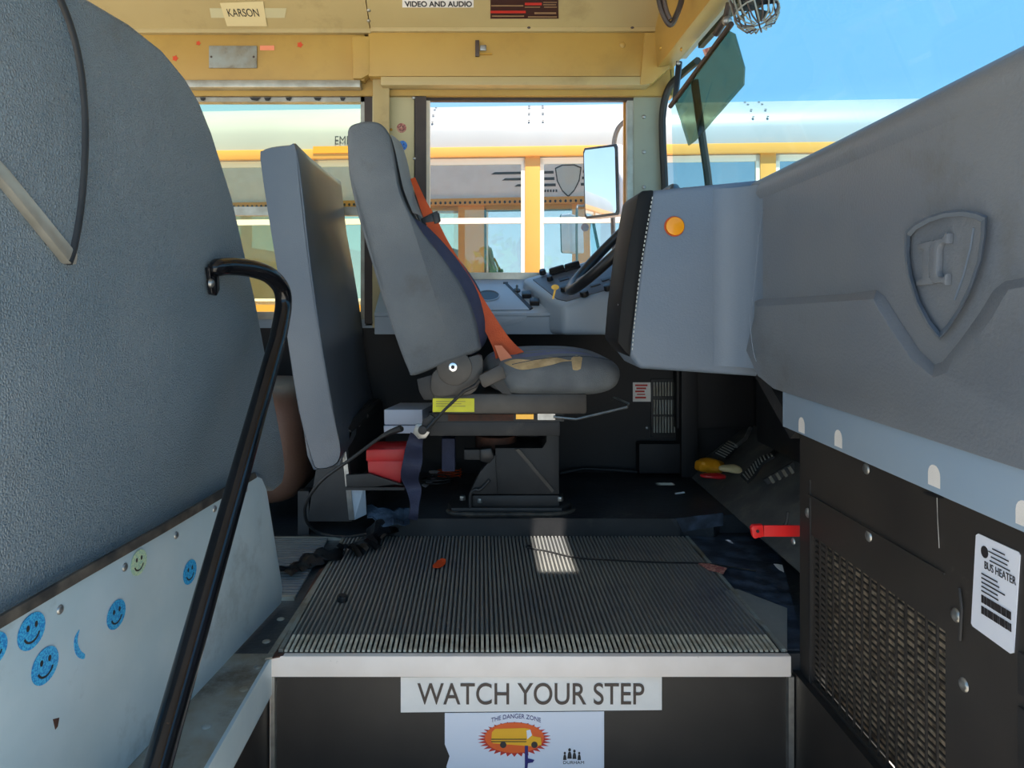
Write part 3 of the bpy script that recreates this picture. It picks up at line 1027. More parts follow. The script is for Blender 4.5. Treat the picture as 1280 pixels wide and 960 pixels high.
def surf(px, py, off=.0015):
    o_ = V((0, 0, H))
    d_ = (P(px, py, 1) - o_).normalized()
    hit = bvh.ray_cast(o_, d_)
    return None if hit[0] is None else hit[0] - d_ * off


def surf_patch(name, top, bot, m, n=24, rows=5, thick=.002, off=.0015):
    bm = BM()
    grid = []
    tp, bp = spl2(top, 6, False), spl2(bot, 6, False)
    for i in range(n + 1):
        a = tp[int(i / n * (len(tp) - 1))]
        b = bp[int(i / n * (len(bp) - 1))]
        col = []
        for k in range(rows + 1):
            t = k / rows
            q = surf(a[0] + (b[0] - a[0]) * t, a[1] + (b[1] - a[1]) * t, off)
            col.append(bm.verts.new(q) if q else None)
        grid.append(col)
    for i in range(n):
        for k in range(rows):
            f4 = (grid[i][k], grid[i + 1][k], grid[i + 1][k + 1], grid[i][k + 1])
            if all(f4):
                bm.faces.new(f4)
    if not bm.faces:
        bm.free()
        return None
    for v in [v for v in bm.verts if not v.link_faces]:
        bm.verts.remove(v)
    return obj(name, bm, m, cushion, ang=80)


surf_patch('blue_seat_top', [(628, 432), (660, 429), (700, 430), (735, 433), (762, 440)], [(612, 447), (650, 447), (700, 442), (735, 444), (768, 452)], 'fabric_blue', 30, 5)
surf_patch('torn_foam', [(630, 453), (645, 449), (670, 450), (690, 446), (712, 450), (727, 446)], [(632, 455), (650, 462), (670, 460), (690, 456), (705, 452), (727, 451)], 'foam', 28, 4, off=.003)
surf_patch('torn_foam', [(714, 448), (720, 444), (728, 447)], [(716, 462), (721, 463), (726, 461)], 'foam', 8, 4, off=.003)
# seam around the cushion
sp_ = [surf(x, y, .001) for x, y in spl2([(640, 456), (670, 450), (705, 446), (735, 446), (760, 450), (778, 458)], 5, False)]
sp_ = [s for s in sp_ if s]
if len(sp_) > 3:
    T('seam_piping', sp_, .002, 'piping', cushion, 6)
# pivot cover, bracket and bolt
bm = BM()
prism(bm, [P(x, y, YN + .012) for x, y in spl2([(541, 466), (560, 458), (598, 443), (604, 458), (600, 478), (590, 492), (570, 494), (541, 494)], 3)], (0, .03, 0))
pc = obj('pivot_cover', bm, 'brown_plastic', ds, .003)
CY_('pivot_disc', P(568, 460, YN + .009), (0, 1, 0), .045, .012, 'brown_plastic', ds, .002)
bm = BM()
cyl(bm, P(566, 459, YN + .004), (0, 1, 0), .0115, .012, 16)
obj('bolt', bm, 'chrome', ds, .002)
CY_('bolt_socket', P(566, 459, YN + .0025), (0, 1, 0), .005, .01, 'ink', ds, seg=12)
PR('recline_bracket', [P(x, y, YN + .03) for x, y in ((521, 474), (541, 468), (543, 500), (530, 500), (524, 490))], (0, .02, 0), 'black_metal', ds, .002)
# upper frame
pxbox('upper_frame', 540, 734, 492, 518, YN + .03, .36, 'brown_plastic', ds, .008)
yl = pxbox('yellow_label', 541, 593, 498, 515, YN + .027, .004, 'label_yellow', ds, label='bright yellow label')
bars('label_print', [(-.045, .008 - i * .006, .03 - .01 * (i % 2), .0092 - i * .006) for i in range(3)], P(567, 506, YN + .0268), (1, 0, 0), (0, 0, 1), (0, -1, 0), 'ink_tan', yl)
# slides
pxbox('slide_rail', 536, 705, 516, 527, YN + .06, .02, 'black_metal', ds)
pxbox('slide_rail', 560, 642, 518, 526, YN + .056, .004, 'rust', ds, label='rusty slide rail')
pxbox('brass_block', 645, 667, 518, 524, YN + .052, .01, 'brass', ds)
pxbox('bearing_rail', 672, 694, 517, 525, YN + .052, .01, 'steel', ds)
B('slide_rail', (P(536, 0, YN + .1).x, YN + .30, P(0, 527, YN + .06).z), (P(705, 0, YN + .1).x, YN + .32, P(0, 516, YN + .06).z), 'black_metal', ds)
pxbox('lower_plate', 537, 700, 527, 545, YN + .06, .30, 'black_metal', ds, .003)
# slide handle
hz = [P(692, 521, YN + .05), P(720, 524, YN + .05), P(784, 509, YN + .05), P(786, 505, YN + .07), P(768, 497, YN + .12), P(765, 499, YN + .2)]
T('slide_handle', hz, .0035, 'steel', ds, 8)
# pedestal
YP = 2.03
bm = BM()
cyl(bm, P(636, 572, YP + .11), (0, 0, 1), .085, .035, 28)
obj('turret', bm, 'black_metal', ds, .004)
bm = BM()
cyl(bm, P(620, 562, YP + .11), (0, 0, 1), .06, .045, 28)
obj('turret', bm, 'rust', ds, .004)
PR('pedestal_body', [P(x, y, YP + .01) for x, y in ((619, 560), (665, 560), (678, 560), (683, 552), (683, 541), (699, 541), (699, 618), (619, 618))], (0, .16, 0), 'black_metal', ds, .003)
PR('brace', [P(644, 562, YP + .004), P(649, 561, YP + .004), P(693, 613, YP + .004), P(690, 616, YP + .004)], (0, .01, 0), 'brown_plastic', ds)
PR('pedestal_foot', [P(x, y, YP) for x, y in ((586, 618), (600, 590), (619, 568), (622, 618))], (0, .03, 0), 'black_metal', ds, .003)
bm = BM()
a = P(564, 634, YP).x
b = P(716, 634, YP).x
prism(bm, [(a, YP, .053), (b - .03, YP, .053), (b, YP + .05, .053), (b - .01, YP + .26, .053), (a + .01, YP + .26, .053), (a - .01, YP + .05, .053)], (0, 0, .018))
obj('base_plate', bm, 'black_metal', ds, .003)
bm = BM()
a = P(590, 620, YP).x
b = P(700, 620, YP).x
prism(bm, [(a, YP + .015, .07), (b, YP + .015, .07), (b + .015, YP + .05, .07), (b, YP + .24, .07), (a, YP + .24, .07)], (0, 0, .032))
obj('base_plate', bm, 'black_metal', ds, .006)
T('base_hoop', [P(x, y, YP - .006) for x, y in spl2([(588, 634), (588, 618), (594, 612), (600, 612), (612, 600)], 3, False)], .005, 'black_metal', ds, 8)
T('base_rim', [(v.x, v.y, .058) for v in spline([(-.09, YP + .02, 0), (-.06, YP - .012, 0), (.1, YP - .016, 0), (.21, YP - .012, 0), (.262, YP + .03, 0), (.25, YP + .12, 0)], 6)], .006, 'dirty_rubber', ds, 8)
for px, py in ((578, 625), (600, 628), (700, 626)):
    CY_('base_bolt', P(px, py, YP + .02), (0, 0, 1), .009, .012, 'steel', ds, .001, 6)
PR('height_knob', [P(x, y, YP - .005) for x, y in ((600, 562), (614, 560), (618, 572), (612, 580), (600, 577))], (0, .04, 0), 'black_plastic', ds, .005)
pxbox('height_arm', 580, 603, 562, 575, YP + .01, .03, 'black_metal', ds, .003)
# stowed belt reel under the plate
pxbox('belt_reel', 552, 569, 548, 590, YP + .02, .06, 'navy_web', ds, .006)
PR('blue_card', [P(639, 547, YP + .12), P(664, 560, YP + .12), P(644, 560, YP + .12)], (0, .004, 0), 'sticker_royal', ds, label='corner of a blue card')
# shoulder belt
Ls = spl2([(513, 224), (522, 250), (531, 276), (546, 307), (573, 352), (599, 400), (615, 432), (620, 450)], 4, False)
Rs = spl2([(519, 222), (532, 250), (546, 274), (562, 305), (589, 348), (616, 392), (638, 424), (655, 440)], 4, False)
n_ = len(Ls)
bm = BM()


def bd(i):
    return 2.02 - .075 * (i / (n_ - 1)) ** .8


ribbon(bm, [P(x, y, bd(i)) for i, (x, y) in enumerate(Ls)], [P(x, y, bd(i)) for i, (x, y) in enumerate(Rs)], .003)
belt = obj('shoulder_belt', bm, 'orange', ds, ang=70)
bm = BM()
ribbon(bm, [P(618, 432, 1.93), P(624, 448, 1.915), P(630, 459, 1.90)], [P(627, 432, 1.93), P(640, 447, 1.915), P(633, 458, 1.90)], .003)
obj('belt_fold', bm, 'orange_pale', belt)
bm = BM()
prism(bm, [P(x, y, 1.99) for x, y in ((526, 273), (544, 264), (549, 266), (551, 276), (547, 280), (529, 282))], (0, .012, 0))
obj('belt_guide', bm, 'black_plastic', belt, .003)
bm = BM()
prism(bm, [P(x, y, 1.986) for x, y in ((540, 266), (547, 263), (549, 278), (543, 280))], (0, .006, 0))
obj('guide_clip', bm, 'black_plastic', belt, .002)
# buckle on its stalk
PR('buckle_sleeve', [P(x, y, 1.83) for x, y in ((598, 470), (624, 456), (629, 459), (633, 472), (606, 485), (602, 482))], (0, .022, 0), 'brown_plastic', ds, .003)
PR('buckle_strap', [P(x, y, 1.845) for x, y in ((616, 480), (628, 474), (640, 493), (628, 492))], (0, .004, 0), 'black_rubber', ds)
T('buckle_stalk', [P(600, 475, 1.84), P(594, 482, 1.84), P(580, 489, 1.84), P(556, 512, 1.85), P(534, 536, 1.86)], [.005, .0055, .0045, .0035, .0045], 'black_plastic', ds, 8)
PR('anchor_link', [P(x, y, 1.87) for x, y in ((538, 518), (547, 524), (536, 540), (526, 538), (528, 526))], (0, .008, 0), 'black_metal', ds, .002)
CY_('anchor_bolt', P(528, 538, 1.862), (0, 1, 0), .0115, .012, 'black_metal', ds, .002)
PR('anchor_plate', [P(x, y, 1.878) for x, y in ((520, 530), (530, 530), (537, 541), (532, 548), (523, 549), (516, 541))], (0, .005, 0), 'steel', ds, .001)
# hanging navy lap strap
Ls = spl2([(513, 541), (508, 556), (504, 575), (501, 595), (508, 612), (513, 632), (510, 648)], 4, False)
Rs = spl2([(529, 547), (528, 560), (528, 578), (523, 598), (527, 612), (524, 632), (522, 650)], 4, False)
bm = BM()
ribbon(bm, [P(x, y, 1.90 + .02 * math.sin(i * .5)) for i, (x, y) in enumerate(Ls)], [P(x, y, 1.90 + .02 * math.sin(i * .5 + .4)) for i, (x, y) in enumerate(Rs)], .003)
obj('lap_strap', bm, 'navy_web', ds, ang=70, label='dark navy hanging lap strap')

# ---- boxes beside the seat
rb = empty('first_aid_box', (P(482, 605, 2.04).x, 2.05, P(0, 604, 2.0).z), 'red plastic box with stepped lid under the white box beside the driver seat', 'box')
PR('body', [P(x, y, 2.0) for x, y in ((459, 576), (504, 576), (500, 606), (461, 604))], (.012, .11, 0), 'red_plastic', rb, .004)
PR('lid', [P(x, y, 2.0) + V((0, -.003, 0)) for x, y in ((457.5, 562), (506, 561), (505.5, 576.5), (457.5, 576.5))], (.012, .116, 0), 'red_plastic', rb, .004)
wb = empty('white_box', (P(504, 540, 2.08).x, 2.12, P(0, 542, 2.07).z), 'white enamelled metal box stacked on the red box', 'box')
PR('body', [P(x, y, 2.07) for x, y in ((479, 532), (527, 532), (527, 542), (480, 542))], (.03, .13, 0), 'white_plastic', wb, .003)
PR('lid', [P(x, y, 2.068) for x, y in ((480, 512), (528, 512), (528, 531), (480, 531))], (.03, .134, 0), 'white_plastic', wb, .003)

# ---- black cable with bulb end
cbl = empty('flexible_cable', P(440, 575, 1.86).to_tuple(), 'thin black flexible cable with a bulbous tip looping down before the barrier', 'cable')
pth = spline([P(500, 536, 1.80), P(474, 548, 1.80), P(440, 573, 1.80), P(405, 598, 1.81), P(386, 622, 1.84), P(381, 640, 1.88), P(386, 656, 1.95), P(402, 667, 2.0 - .02), P(436, 671, 1.975), P(470, 664, 1.985), P(490, 655, 1.98)], 6)
for q in pth:
    q.z = max(q.z, .008)
T('cable', pth, .0042, 'black_rubber', cbl, 8)
bm = BM()
tube(bm, spline([P(502, 535, 1.797), P(500, 536, 1.798), P(486, 541, 1.80), P(474, 548, 1.80)], 4), [.003, .006, .008, .0085, .0085, .008, .0075, .007, .0065, .006, .0055, .005, .0045], 10)
obj('bulb_tip', bm, 'black_plastic', cbl)


# ---- crumpled litter
def crumple(name, spine, width, m, label, cat, seed, z0=.006, amp=.02, group=None, n=26, w=7):
    random.seed(seed)
    pts = spline([PZ(x, y, z0) for x, y in spine], max(2, n // (len(spine) - 1)))
    bm = BM()
    rows = []
    for i, p in enumerate(pts):
        t = (pts[min(i + 1, len(pts) - 1)] - pts[max(i - 1, 0)]).normalized()
        s = V((-t.y, t.x, 0)).normalized()
        wd = width * (.35 + .65 * abs(noise.noise((i * .23, seed, 0)) + .6))
        row = []
        for k in range(w):
            u = k / (w - 1) * 2 - 1
            q = p + s * u * wd * .5
            q.z = z0 + amp * abs(noise.noise((q.x * 20, q.y * 20, seed))) * 1.6 + amp * .6 * (1 - u * u)
            row.append(bm.verts.new(q))
        rows.append(row)
    for a, b in zip(rows[:-1], rows[1:]):
        for k in range(w - 1):
            bm.faces.new((a[k], a[k + 1], b[k + 1], b[k]))
    bmesh.ops.solidify(bm, geom=bm.faces[:], thickness=.002)
    return obj(name, bm, m, ang=25, label=label, cat=cat, group=group)


crumple('torn_rubber', [(350, 724), (372, 712), (395, 702), (425, 692)], .085, 'black_bag', 'torn black rubber flap lying over the ribbed aisle mat', 'rubber scrap', 3, .008, .022)
crumple('plastic_bag', [(432, 697), (452, 688), (470, 678), (486, 664)], .085, 'black_bag', 'crumpled black plastic bag at the back corner of the step mat', 'bag', 8, .009, .03)
bm = BM()
rows = []
for i in range(9):
    row = []
    for k in range(6):
        q = P(459 + i * 6.6, 616 + k * 4.0 + (3 if i in (3, 4) else 0) - (i - 4) * .3, 1.97)
        q = PZ(459 + i * 6.6, 620 + k * 2.4 + 5 * noise.noise((i * .4, .3, 2)) - abs(i - 5) * 1.0 * (k / 5), .10)
        q.z += .012 * noise.noise((i * .5, k * .5, 5)) - .02 * (k / 5)
        row.append(bm.verts.new(q))
    rows.append(row)
for a, b in zip(rows[:-1], rows[1:]):
    for k in range(5):
        bm.faces.new((a[k], a[k + 1], b[k + 1], b[k]))
bmesh.ops.translate(bm, verts=bm.verts, vec=(0, 0, -.03))
bmesh.ops.solidify(bm, geom=bm.faces[:], thickness=.002)
obj('plastic_sheet', bm, 'blue_sheet', ang=25, label='crumpled blue grey plastic sheet on the floor below the red box', cat='plastic sheet')


def scrap(name, pts, z, m, label, cat, t=.0012, sub=True):
    q = [PZ(x, y, z) for x, y in pts]
    bm = BM()
    prism(bm, q, (0, 0, t))
    if sub:
        bmesh.ops.triangulate(bm, faces=bm.faces[:])
        random.seed(len(label))
        bmesh.ops.subdivide_edges(bm, edges=bm.edges[:], cuts=1)
        for v in bm.verts:
            v.co.z += .005 * abs(noise.noise(v.co * 60))
    return obj(name, bm, m, label=label, cat=cat, smooth=False)


scrap('autumn_leaf', spl2([(541, 708), (546, 703), (551, 700), (557, 701), (556, 706), (550, 710), (543, 711)], 2), .0095, 'leaf_red', 'small red orange leaf on the ribbed step mat', 'leaf')
scrap('pink_paper', [(873, 705), (881, 704), (909, 712), (904, 718), (886, 714)], .0095, 'sticker_pink', 'pink paper slip at the right edge of the step mat', 'paper')
scrap('white_paper', [(493, 664), (503, 658), (512, 657), (508, 662), (498, 668)], .0095, 'white_sign', 'torn white paper scrap at the foot of the platform', 'paper')
scrap('paper_scrap', [(967, 706), (978, 708), (980, 716), (974, 713)], .008, 'white_sign', 'small white paper scrap on floor beside the heater', 'paper')
cap = empty('bottle_cap', PZ(428, 751, .0085).to_tuple(), 'small black plastic cap lying on the front left of the step mat', 'cap')
c0 = PZ(428, 751, .0085)
CY_('rim', c0, (0, 0, 1), .0115, .011, 'black_plastic', cap, .001)
CY_('top', c0 + V((0, 0, .0105)), (0, 0, 1), .0085, .0025, 'black_rubber', cap)
T('loose_wire', [v + V((0, 0, .0)) for v in spline([PZ(660, 685, .013), PZ(680, 688, .011), PZ(720, 697, .011), PZ(765, 700, .011), PZ(830, 703, .011), PZ(880, 704, .011), PZ(915, 709, .009), PZ(945, 714, .009)], 4)], .0022, 'black_rubber', None, 6, label='thin black wire lying across the step mat', cat='wire')
D('wire_terminal', PZ(661, 684, .010), (0, 0, 1), .009, .006, 'black_plastic', None, label='black terminal at the left end of the loose wire', cat='terminal')
scrap('white_slip', [(527, 607), (541, 598), (546, 600), (532, 610)], .0535, 'white_label', 'narrow white slip beside the driver seat base', 'paper')
scrap('tissue', [(536, 590), (545, 584), (552, 586), (548, 593), (540, 595)], .0535, 'white_label', 'crumpled pale tissue behind the navy strap', 'tissue')
bm = BM()
tube(bm, [PZ(562, 598, .058) + V((.035 * (1 + .12 * math.sin(k * .9)) * math.cos(k * .42), .022 * math.sin(k * .42), .004 + .0006 * k)) for k in range(46)], .0022, 6)
obj('wire_coil', bm, 'orange', label='small coil of orange wire left of the seat pedestal', cat='wire')
bm = BM()
tube(bm, [PZ(545, 606, .058) + V((.045 * (1 + .2 * math.sin(k * 1.3)) * math.cos(k * .40), .03 * math.sin(k * .40), .004 + .0006 * k)) for k in range(40)], .003, 6)
obj('wire_coil', bm, 'black_rubber', label='tangled black wire on the platform beside the navy strap', cat='wire')
sc = empty('loose_screw', PZ(850, 615, .053).to_tuple(), 'white loose screw lying on the dark driver platform', 'screw')
T('shank', [PZ(844, 617, .057), PZ(853, 616, .057)], .0028, 'white_sign', sc, 6)
D('head', PZ(854, 616, .0545), (0, 0, 1), .0055, .004, 'white_sign', sc)

# ================================================================== SIDE CONSOLE, SWITCH POD, STEERING WHEEL
YC = 2.30
zt = P(0, 391, YC).z
cn = empty('side_console', (.0, 2.41, .53), 'blue grey console under the driver window with tray, cup holder and switches', 'console')
body = [(YC, .535), (YC, zt - .012), (YC - .006, zt - .010), (YC - .006, zt), (2.512, .712), (2.512, .535)]
PR('body', [(-.33, y_, z_) for y_, z_ in body], (.60, 0, 0), 'console', cn, .004)
dirT = (V((0, 2.512, .712)) - V((0, YC - .006, zt))).normalized()
nT = V((0, -dirT.z, dirT.y))


def PT(px, py, off=0.0):                     # sloping console top
    k = (CY - py) / F                        # H + kY = zt + s (Y - Yc)
    s = dirT.z / dirT.y
    Yq = (zt - s * (YC - .006) - H) / (k - s)
    return P(px, py, Yq) + nT * off


PR('tray', [PT(x, y) for x, y in ((595, 389), (662, 388), (632, 356), (590, 357))], nT * .004, 'console', cn, .0015)
c0 = PT(610, 371, .0045)
PR('cup_holder', disc_pts(c0, V((1, 0, 0)), dirT, .036, .036, 30), nT * .0008, 'black_plastic', cn, label='round cup holder, shaded hole painted dark')  # flat dark disc stands in for the shade inside the hole
bm = BM()
n_ = 30
ra = [c0 + nT * .0009 + V((1, 0, 0)) * .037 * math.cos(2 * math.pi * k / n_) + dirT * .037 * math.sin(2 * math.pi * k / n_) for k in range(n_)]
tube(bm, ra, .0025, 6, closed=True)
obj('cup_rim', bm, 'console', cn)
PR('groove', [PT(662, 388, .0), PT(666, 386, .0), PT(634, 355, .0), PT(631, 356, .0)], nT * .0045, 'black_rubber', cn)
PR('groove', [PT(629, 353, .0), PT(635, 353, .0), PT(635, 355, .0), PT(629, 355, .0)], nT * .002, 'black_rubber', cn)
for (px, py, s) in ((646, 364, 0), (658, 371, 1), (668, 380, 1)):
    q = PT(px, py)
    if s == 0:
        CY_('knob_base', q, nT, .012, .006, 'black_plastic', cn, .001)
        CY_('toggle', q, nT, .004, .024, 'steel', cn, .001, 10)
    else:
        PR('knob', [q + V((1, 0, 0)) * a + dirT * b for a, b in ((-.015, -.014), (.015, -.014), (.015, .014), (-.015, .014))], nT * .016, 'black_plastic', cn, .003)
pts = [(592, 394), (660, 394)] + [(660 - 2 - 60 * (1 - math.cos(t)), 394 + 17 * math.sin(t)) for t in [k * math.pi / 16 for k in range(1, 9)]] + [(592, 411)]
PR('drawer', [P(x, y, YC - .001) for x, y in pts], (0, -.003, 0), 'console', cn, .001)
PR('drawer_gap', [P(x, y - 1, YC) for x, y in ((590, 395), (664, 395), (664, 397), (590, 397))], (0, -.001, 0), 'panel_grey', cn)

# switch pod
pod = empty('switch_pod', (.33, 2.33, .54), 'dashboard switch pod with black knobs left of the steering wheel', 'control panel')
A_ = P(704, 383, 2.22)
B_ = P(782, 360, 2.22)
C_ = P(745, 321, 2.46)
D_ = P(652, 348, 2.46)
B2 = V((B_.x + .20, B_.y, B_.z + .06))
C2 = V((C_.x + .26, C_.y, C_.z + .07))
bm = BM()
low = [V((A_.x, 2.225, .537)), V((B2.x, 2.225, .537)), V((C2.x, 2.50, .537)), V((D_.x, 2.48, .537))]
hexa(bm, low, [A_, B2, C2, D_])
obj('housing', bm, 'console', pod, .018, 4)
nP = (B_ - A_).cross(D_ - A_).normalized()
if nP.z < 0:
    nP = -nP


def PQ(px, py, off=0.0):
    o_ = V((0, 0, H))
    d_ = P(px, py, 1) - o_
    t = (A_ - o_).dot(nP) / d_.dot(nP)
    return o_ + d_ * t + nP * off


ins = [(666, 350), (742, 326), (790, 338), (790, 354), (708, 377), (696, 374)]
PR('face_plate', [PQ(x, y, -.006) for x, y in ins], nP * .009, 'panel_grey', pod, .002)
for (px, py, r) in ((679, 343, .012), (688, 351, .011), (706, 364, .013), (731, 370, .015), (760, 363, .012), (768, 361, .009)):
    bm = BM()
    cyl(bm, PQ(px, py, .002), nP, r, .016, 18, r * .85)
    obj('knob', bm, 'black_plastic', pod, .002)
uP = (B_ - A_).normalized()
vP = nP.cross(uP)
for (px, py) in ((697, 342), (716, 337)):
    q = PQ(px, py, .002)
    bm = BM()
    prism(bm, [q + uP * a + vP * b for a, b in ((-.026, -.010), (.026, -.010), (.026, .010), (-.026, .010))], nP * .010)
    prism(bm, [q + uP * a + vP * b for a, b in ((-.026, -.004), (.026, -.004), (.020, .004), (-.020, .004))], nP * .024)
    obj('rocker_knob', bm, 'black_plastic', pod, .002)
for (px, py) in ((705, 350), (722, 346), (744, 357), (758, 350), (768, 349), (735, 352)):
    q = PQ(px, py, .0025)
    PR('blank_switch', [q + uP * a + vP * b for a, b in ((-.016, -.010), (.016, -.010), (.016, .010), (-.016, .010))], nP * .003, 'black_plastic', pod, .001)
key = empty('ignition_key', PQ(694, 361, 0).to_tuple(), 'brass ignition key hanging from the switch pod', 'key')
q = P(694, 359, 2.205)
PR('key_head', disc_pts(q, V((1, 0, 0)), V((0, 0, 1)), .012, .008, 14), (0, .003, 0), 'brass', key)
PR('key_blade', [q + V((-.003, 0, -.006)), q + V((.003, 0, -.006)), q + V((-.004, 0, -.036)), q + V((-.009, 0, -.034))], (0, .002, 0), 'brass', key)

# steering wheel seen nearly edge on
sw = empty('steering_wheel', (.42, 2.07, .83), 'black steering wheel seen edge on before the switch pod', 'steering wheel')
cw = V((P(713, 365, 2.07).x + .142, 2.07, P(713, 365, 2.07).z + .146))
ax = V((-1, 0, 1)).normalized()
uw, vw = V((1, 0, 1)).normalized(), V((0, 1, 0))
bm = BM()
tube(bm, [cw + uw * .2 * math.cos(2 * math.pi * k / 48) + vw * .2 * math.sin(2 * math.pi * k / 48) for k in range(48)], .0145, 12, closed=True)
obj('rim', bm, 'black_plastic', sw)
bm = BM()
cyl(bm, cw - ax * .05, ax, .07, .04, 28, .055)
obj('hub', bm, 'black_plastic', sw, .006)
for an in (30, 150, 270, 210):
    d_ = uw * math.cos(R(an)) + vw * math.sin(R(an))
    bm = BM()
    ribbon(bm, [cw - ax * .03 + d_ * .05 + ax.cross(d_) * .018, cw + d_ * .19 + ax.cross(d_) * .012], [cw - ax * .03 + d_ * .05 - ax.cross(d_) * .018, cw + d_ * .19 - ax.cross(d_) * .012], .008)
    obj('spoke', bm, 'steel' if an == 210 else 'black_plastic', sw)
bm = BM()
cyl(bm, cw - ax * .35, ax, .045, .31, 20)
obj('column', bm, 'black_plastic', sw, .004)
T('stalk', [cw - ax * .12, cw - ax * .10 + V((-.02, -.12, 0)), cw - ax * .09 + V((-.03, -.17, .01))], .007, 'black_plastic', sw, 8)

# ================================================================== DASHBOARD
db = empty('dashboard', (.60, 1.2, .41), 'blue grey moulded dashboard with shield emblem filling the right side', 'dashboard')
YE = 1.60
ep = [(813, 238), (850, 234), (905, 229), (955, 224), (1000, 222), (1000, 474), (950, 471), (800, 461), (785, 442), (792, 390), (803, 310)]
PR('end_panel', [P(x, y, YE) for x, y in ep], (0, .17, 0), 'dash_blue', db, .012, seg=3)
tr = [(797, 244), (803, 238), (818, 237), (811, 285), (800, 350), (791, 415), (788, 447), (781, 440), (772, 428), (776, 380), (785, 310)]
PR('edge_trim', [P(x, y, YE - .006) for x, y in tr], (0, .17, 0), 'trim_black', db, .006)
# stitches along the trim
bm = BM()
for i in range(36):
    t = i / 36
    for (xa, ya, xb, yb) in ((815.5, 246, 790, 440),):
        x = xa + (xb - xa) * t - 3 * math.sin(math.pi * t)
        yy = ya + (yb - ya) * t
        prism(bm, [P(x - .6, yy, YE - .0066), P(x + .6, yy, YE - .0066), P(x + .3, yy + 3, YE - .0066), P(x - .9, yy + 3, YE - .0066)], (0, -.0008, 0))
obj('stitching', bm, 'thread', db, kind='stuff', smooth=False)
CY_('amber_reflector', P(843, 283, YE + .002), (0, -1, 0), .0198, .008, 'amber', db, .002, 28, label='round amber reflector')
bm = BM()
tube(bm, disc_pts(P(843, 283, YE - .003), V((1, 0, 0)), V((0, 0, 1)), .0205, .0205, 28), .0016, 6, closed=True)
obj('reflector_rim', bm, 'orange', db)
pxbox('hinge_clip', 773, 777, 380, 395, YE + .02, .01, 'steel', db)
# long face toward the step
XF = .582
top_n, top_f = .925, .888


def PF(px, py, off=0.0):
    return PX(px, py, XF - off)


face = [(1.66, .884), (1.60, .887), (1.0, .905), (.50, .925), (.50, .478), (1.30, .478), (1.42, .480), (1.50, .492), (1.56, .52), (1.62, .56), (1.66, .60)]
PR('long_face', [(XF, y_, z_) for y_, z_ in face], (.16, 0, 0), 'dash_grey', db, .022, seg=4)
# fillet between end panel and face
bm = BM()
fil = []
for k in range(17):
    t = k / 16 * math.pi / 2
    fil.append((P(892, 0, YE).x + (XF - P(892, 0, YE).x) * math.sin(t), YE - .001 - .085 * (1 - math.cos(t))))
fil.append((XF, YE + .01))
fil.append((fil[0][0], YE + .01))
prism(bm, [(x, y_, .890) for x, y_ in fil], (0, 0, -.386))
obj('corner_fillet', bm, 'dash_blue', db, ang=25)
# padded top roll and the step below it
bm = BM()
tube(bm, [(XF + .032, 1.62, .872), (XF + .030, 1.2, .885), (XF + .028, .8, .90), (XF + .026, .5, .912)], .036, 18)
obj('top_roll', bm, 'dash_grey', db)
# proud lower moulding that dips under the shield
low = [(942, 374), (1000, 371), (1060, 367), (1096, 362), (1106, 370), (1125, 400), (1150, 438), (1168, 455), (1178, 452), (1200, 425), (1225, 390), (1242, 362), (1256, 351), (1300, 344), (1500, 320)]
pl_ = [PF(x, y) for x, y in low] + [V((XF, .50, .476)), V((XF, 1.42, .478)), V((XF, 1.50, .494)), V((XF, 1.565, .54))]
ofs = [(4, 9), (0, 9), (0, 9), (-4, 12), (-12, 10), (-14, 8), (-12, 10), (-2, 17), (6, 14), (13, 9), (14, 9), (12, 10), (4, 11), (0, 11), (0, 11)]
lowest = [V((XF, .50, .476)), V((XF, 1.42, .478)), V((XF, 1.50, .494)), V((XF, 1.565, .54))]
fr_ = [PF(x + a_, y + b_, .016) for (x, y), (a_, b_) in zip(low, ofs)] + [p + V((-.016, 0, 0)) for p in lowest]
bm = BM()
hexa(bm, pl_, fr_)
obj('lower_moulding', bm, 'dash_grey', db, .004, 3)
T('mould_seam', [P(x, y, 1.508) for x, y in spl2([(953, 262), (948, 300), (944, 345), (941, 372), (938, 392), (939, 420), (944, 448), (955, 470)], 4, False)], .0009, 'dash_blue', db, 6)
PR('flange', [(XF - .010, 1.385, .482), (XF - .010, .50, .484), (XF - .010, .50, .408), (XF - .010, 1.385, .410)], (.03, 0, 0), 'flange_blue', db, .004)
PR('flange_end', [(XF - .008, 1.385, .476), (XF - .008, 1.385, .410), (XF + .06, 1.405, .41), (XF + .06, 1.405, .476)], (0, .01, 0), 'flange_blue', db)
for px, py in ((1003, 533), (1049, 550), (1169, 597), (1282, 645)):
    q = PF(px, py, .0085)
    s = .0125
    pts = [q + V((0, s * a, s * b)) for a, b in [(1, -.9), (1, .3)] + [(math.cos(t), .3 + math.sin(t)) for t in [k * math.pi / 8 for k in range(1, 8)]] + [(-1, .3), (-1, -.9)]]
    PR('screw_notch', pts, (-.0015, 0, 0), 'white_sign', db, label='white screw notch')
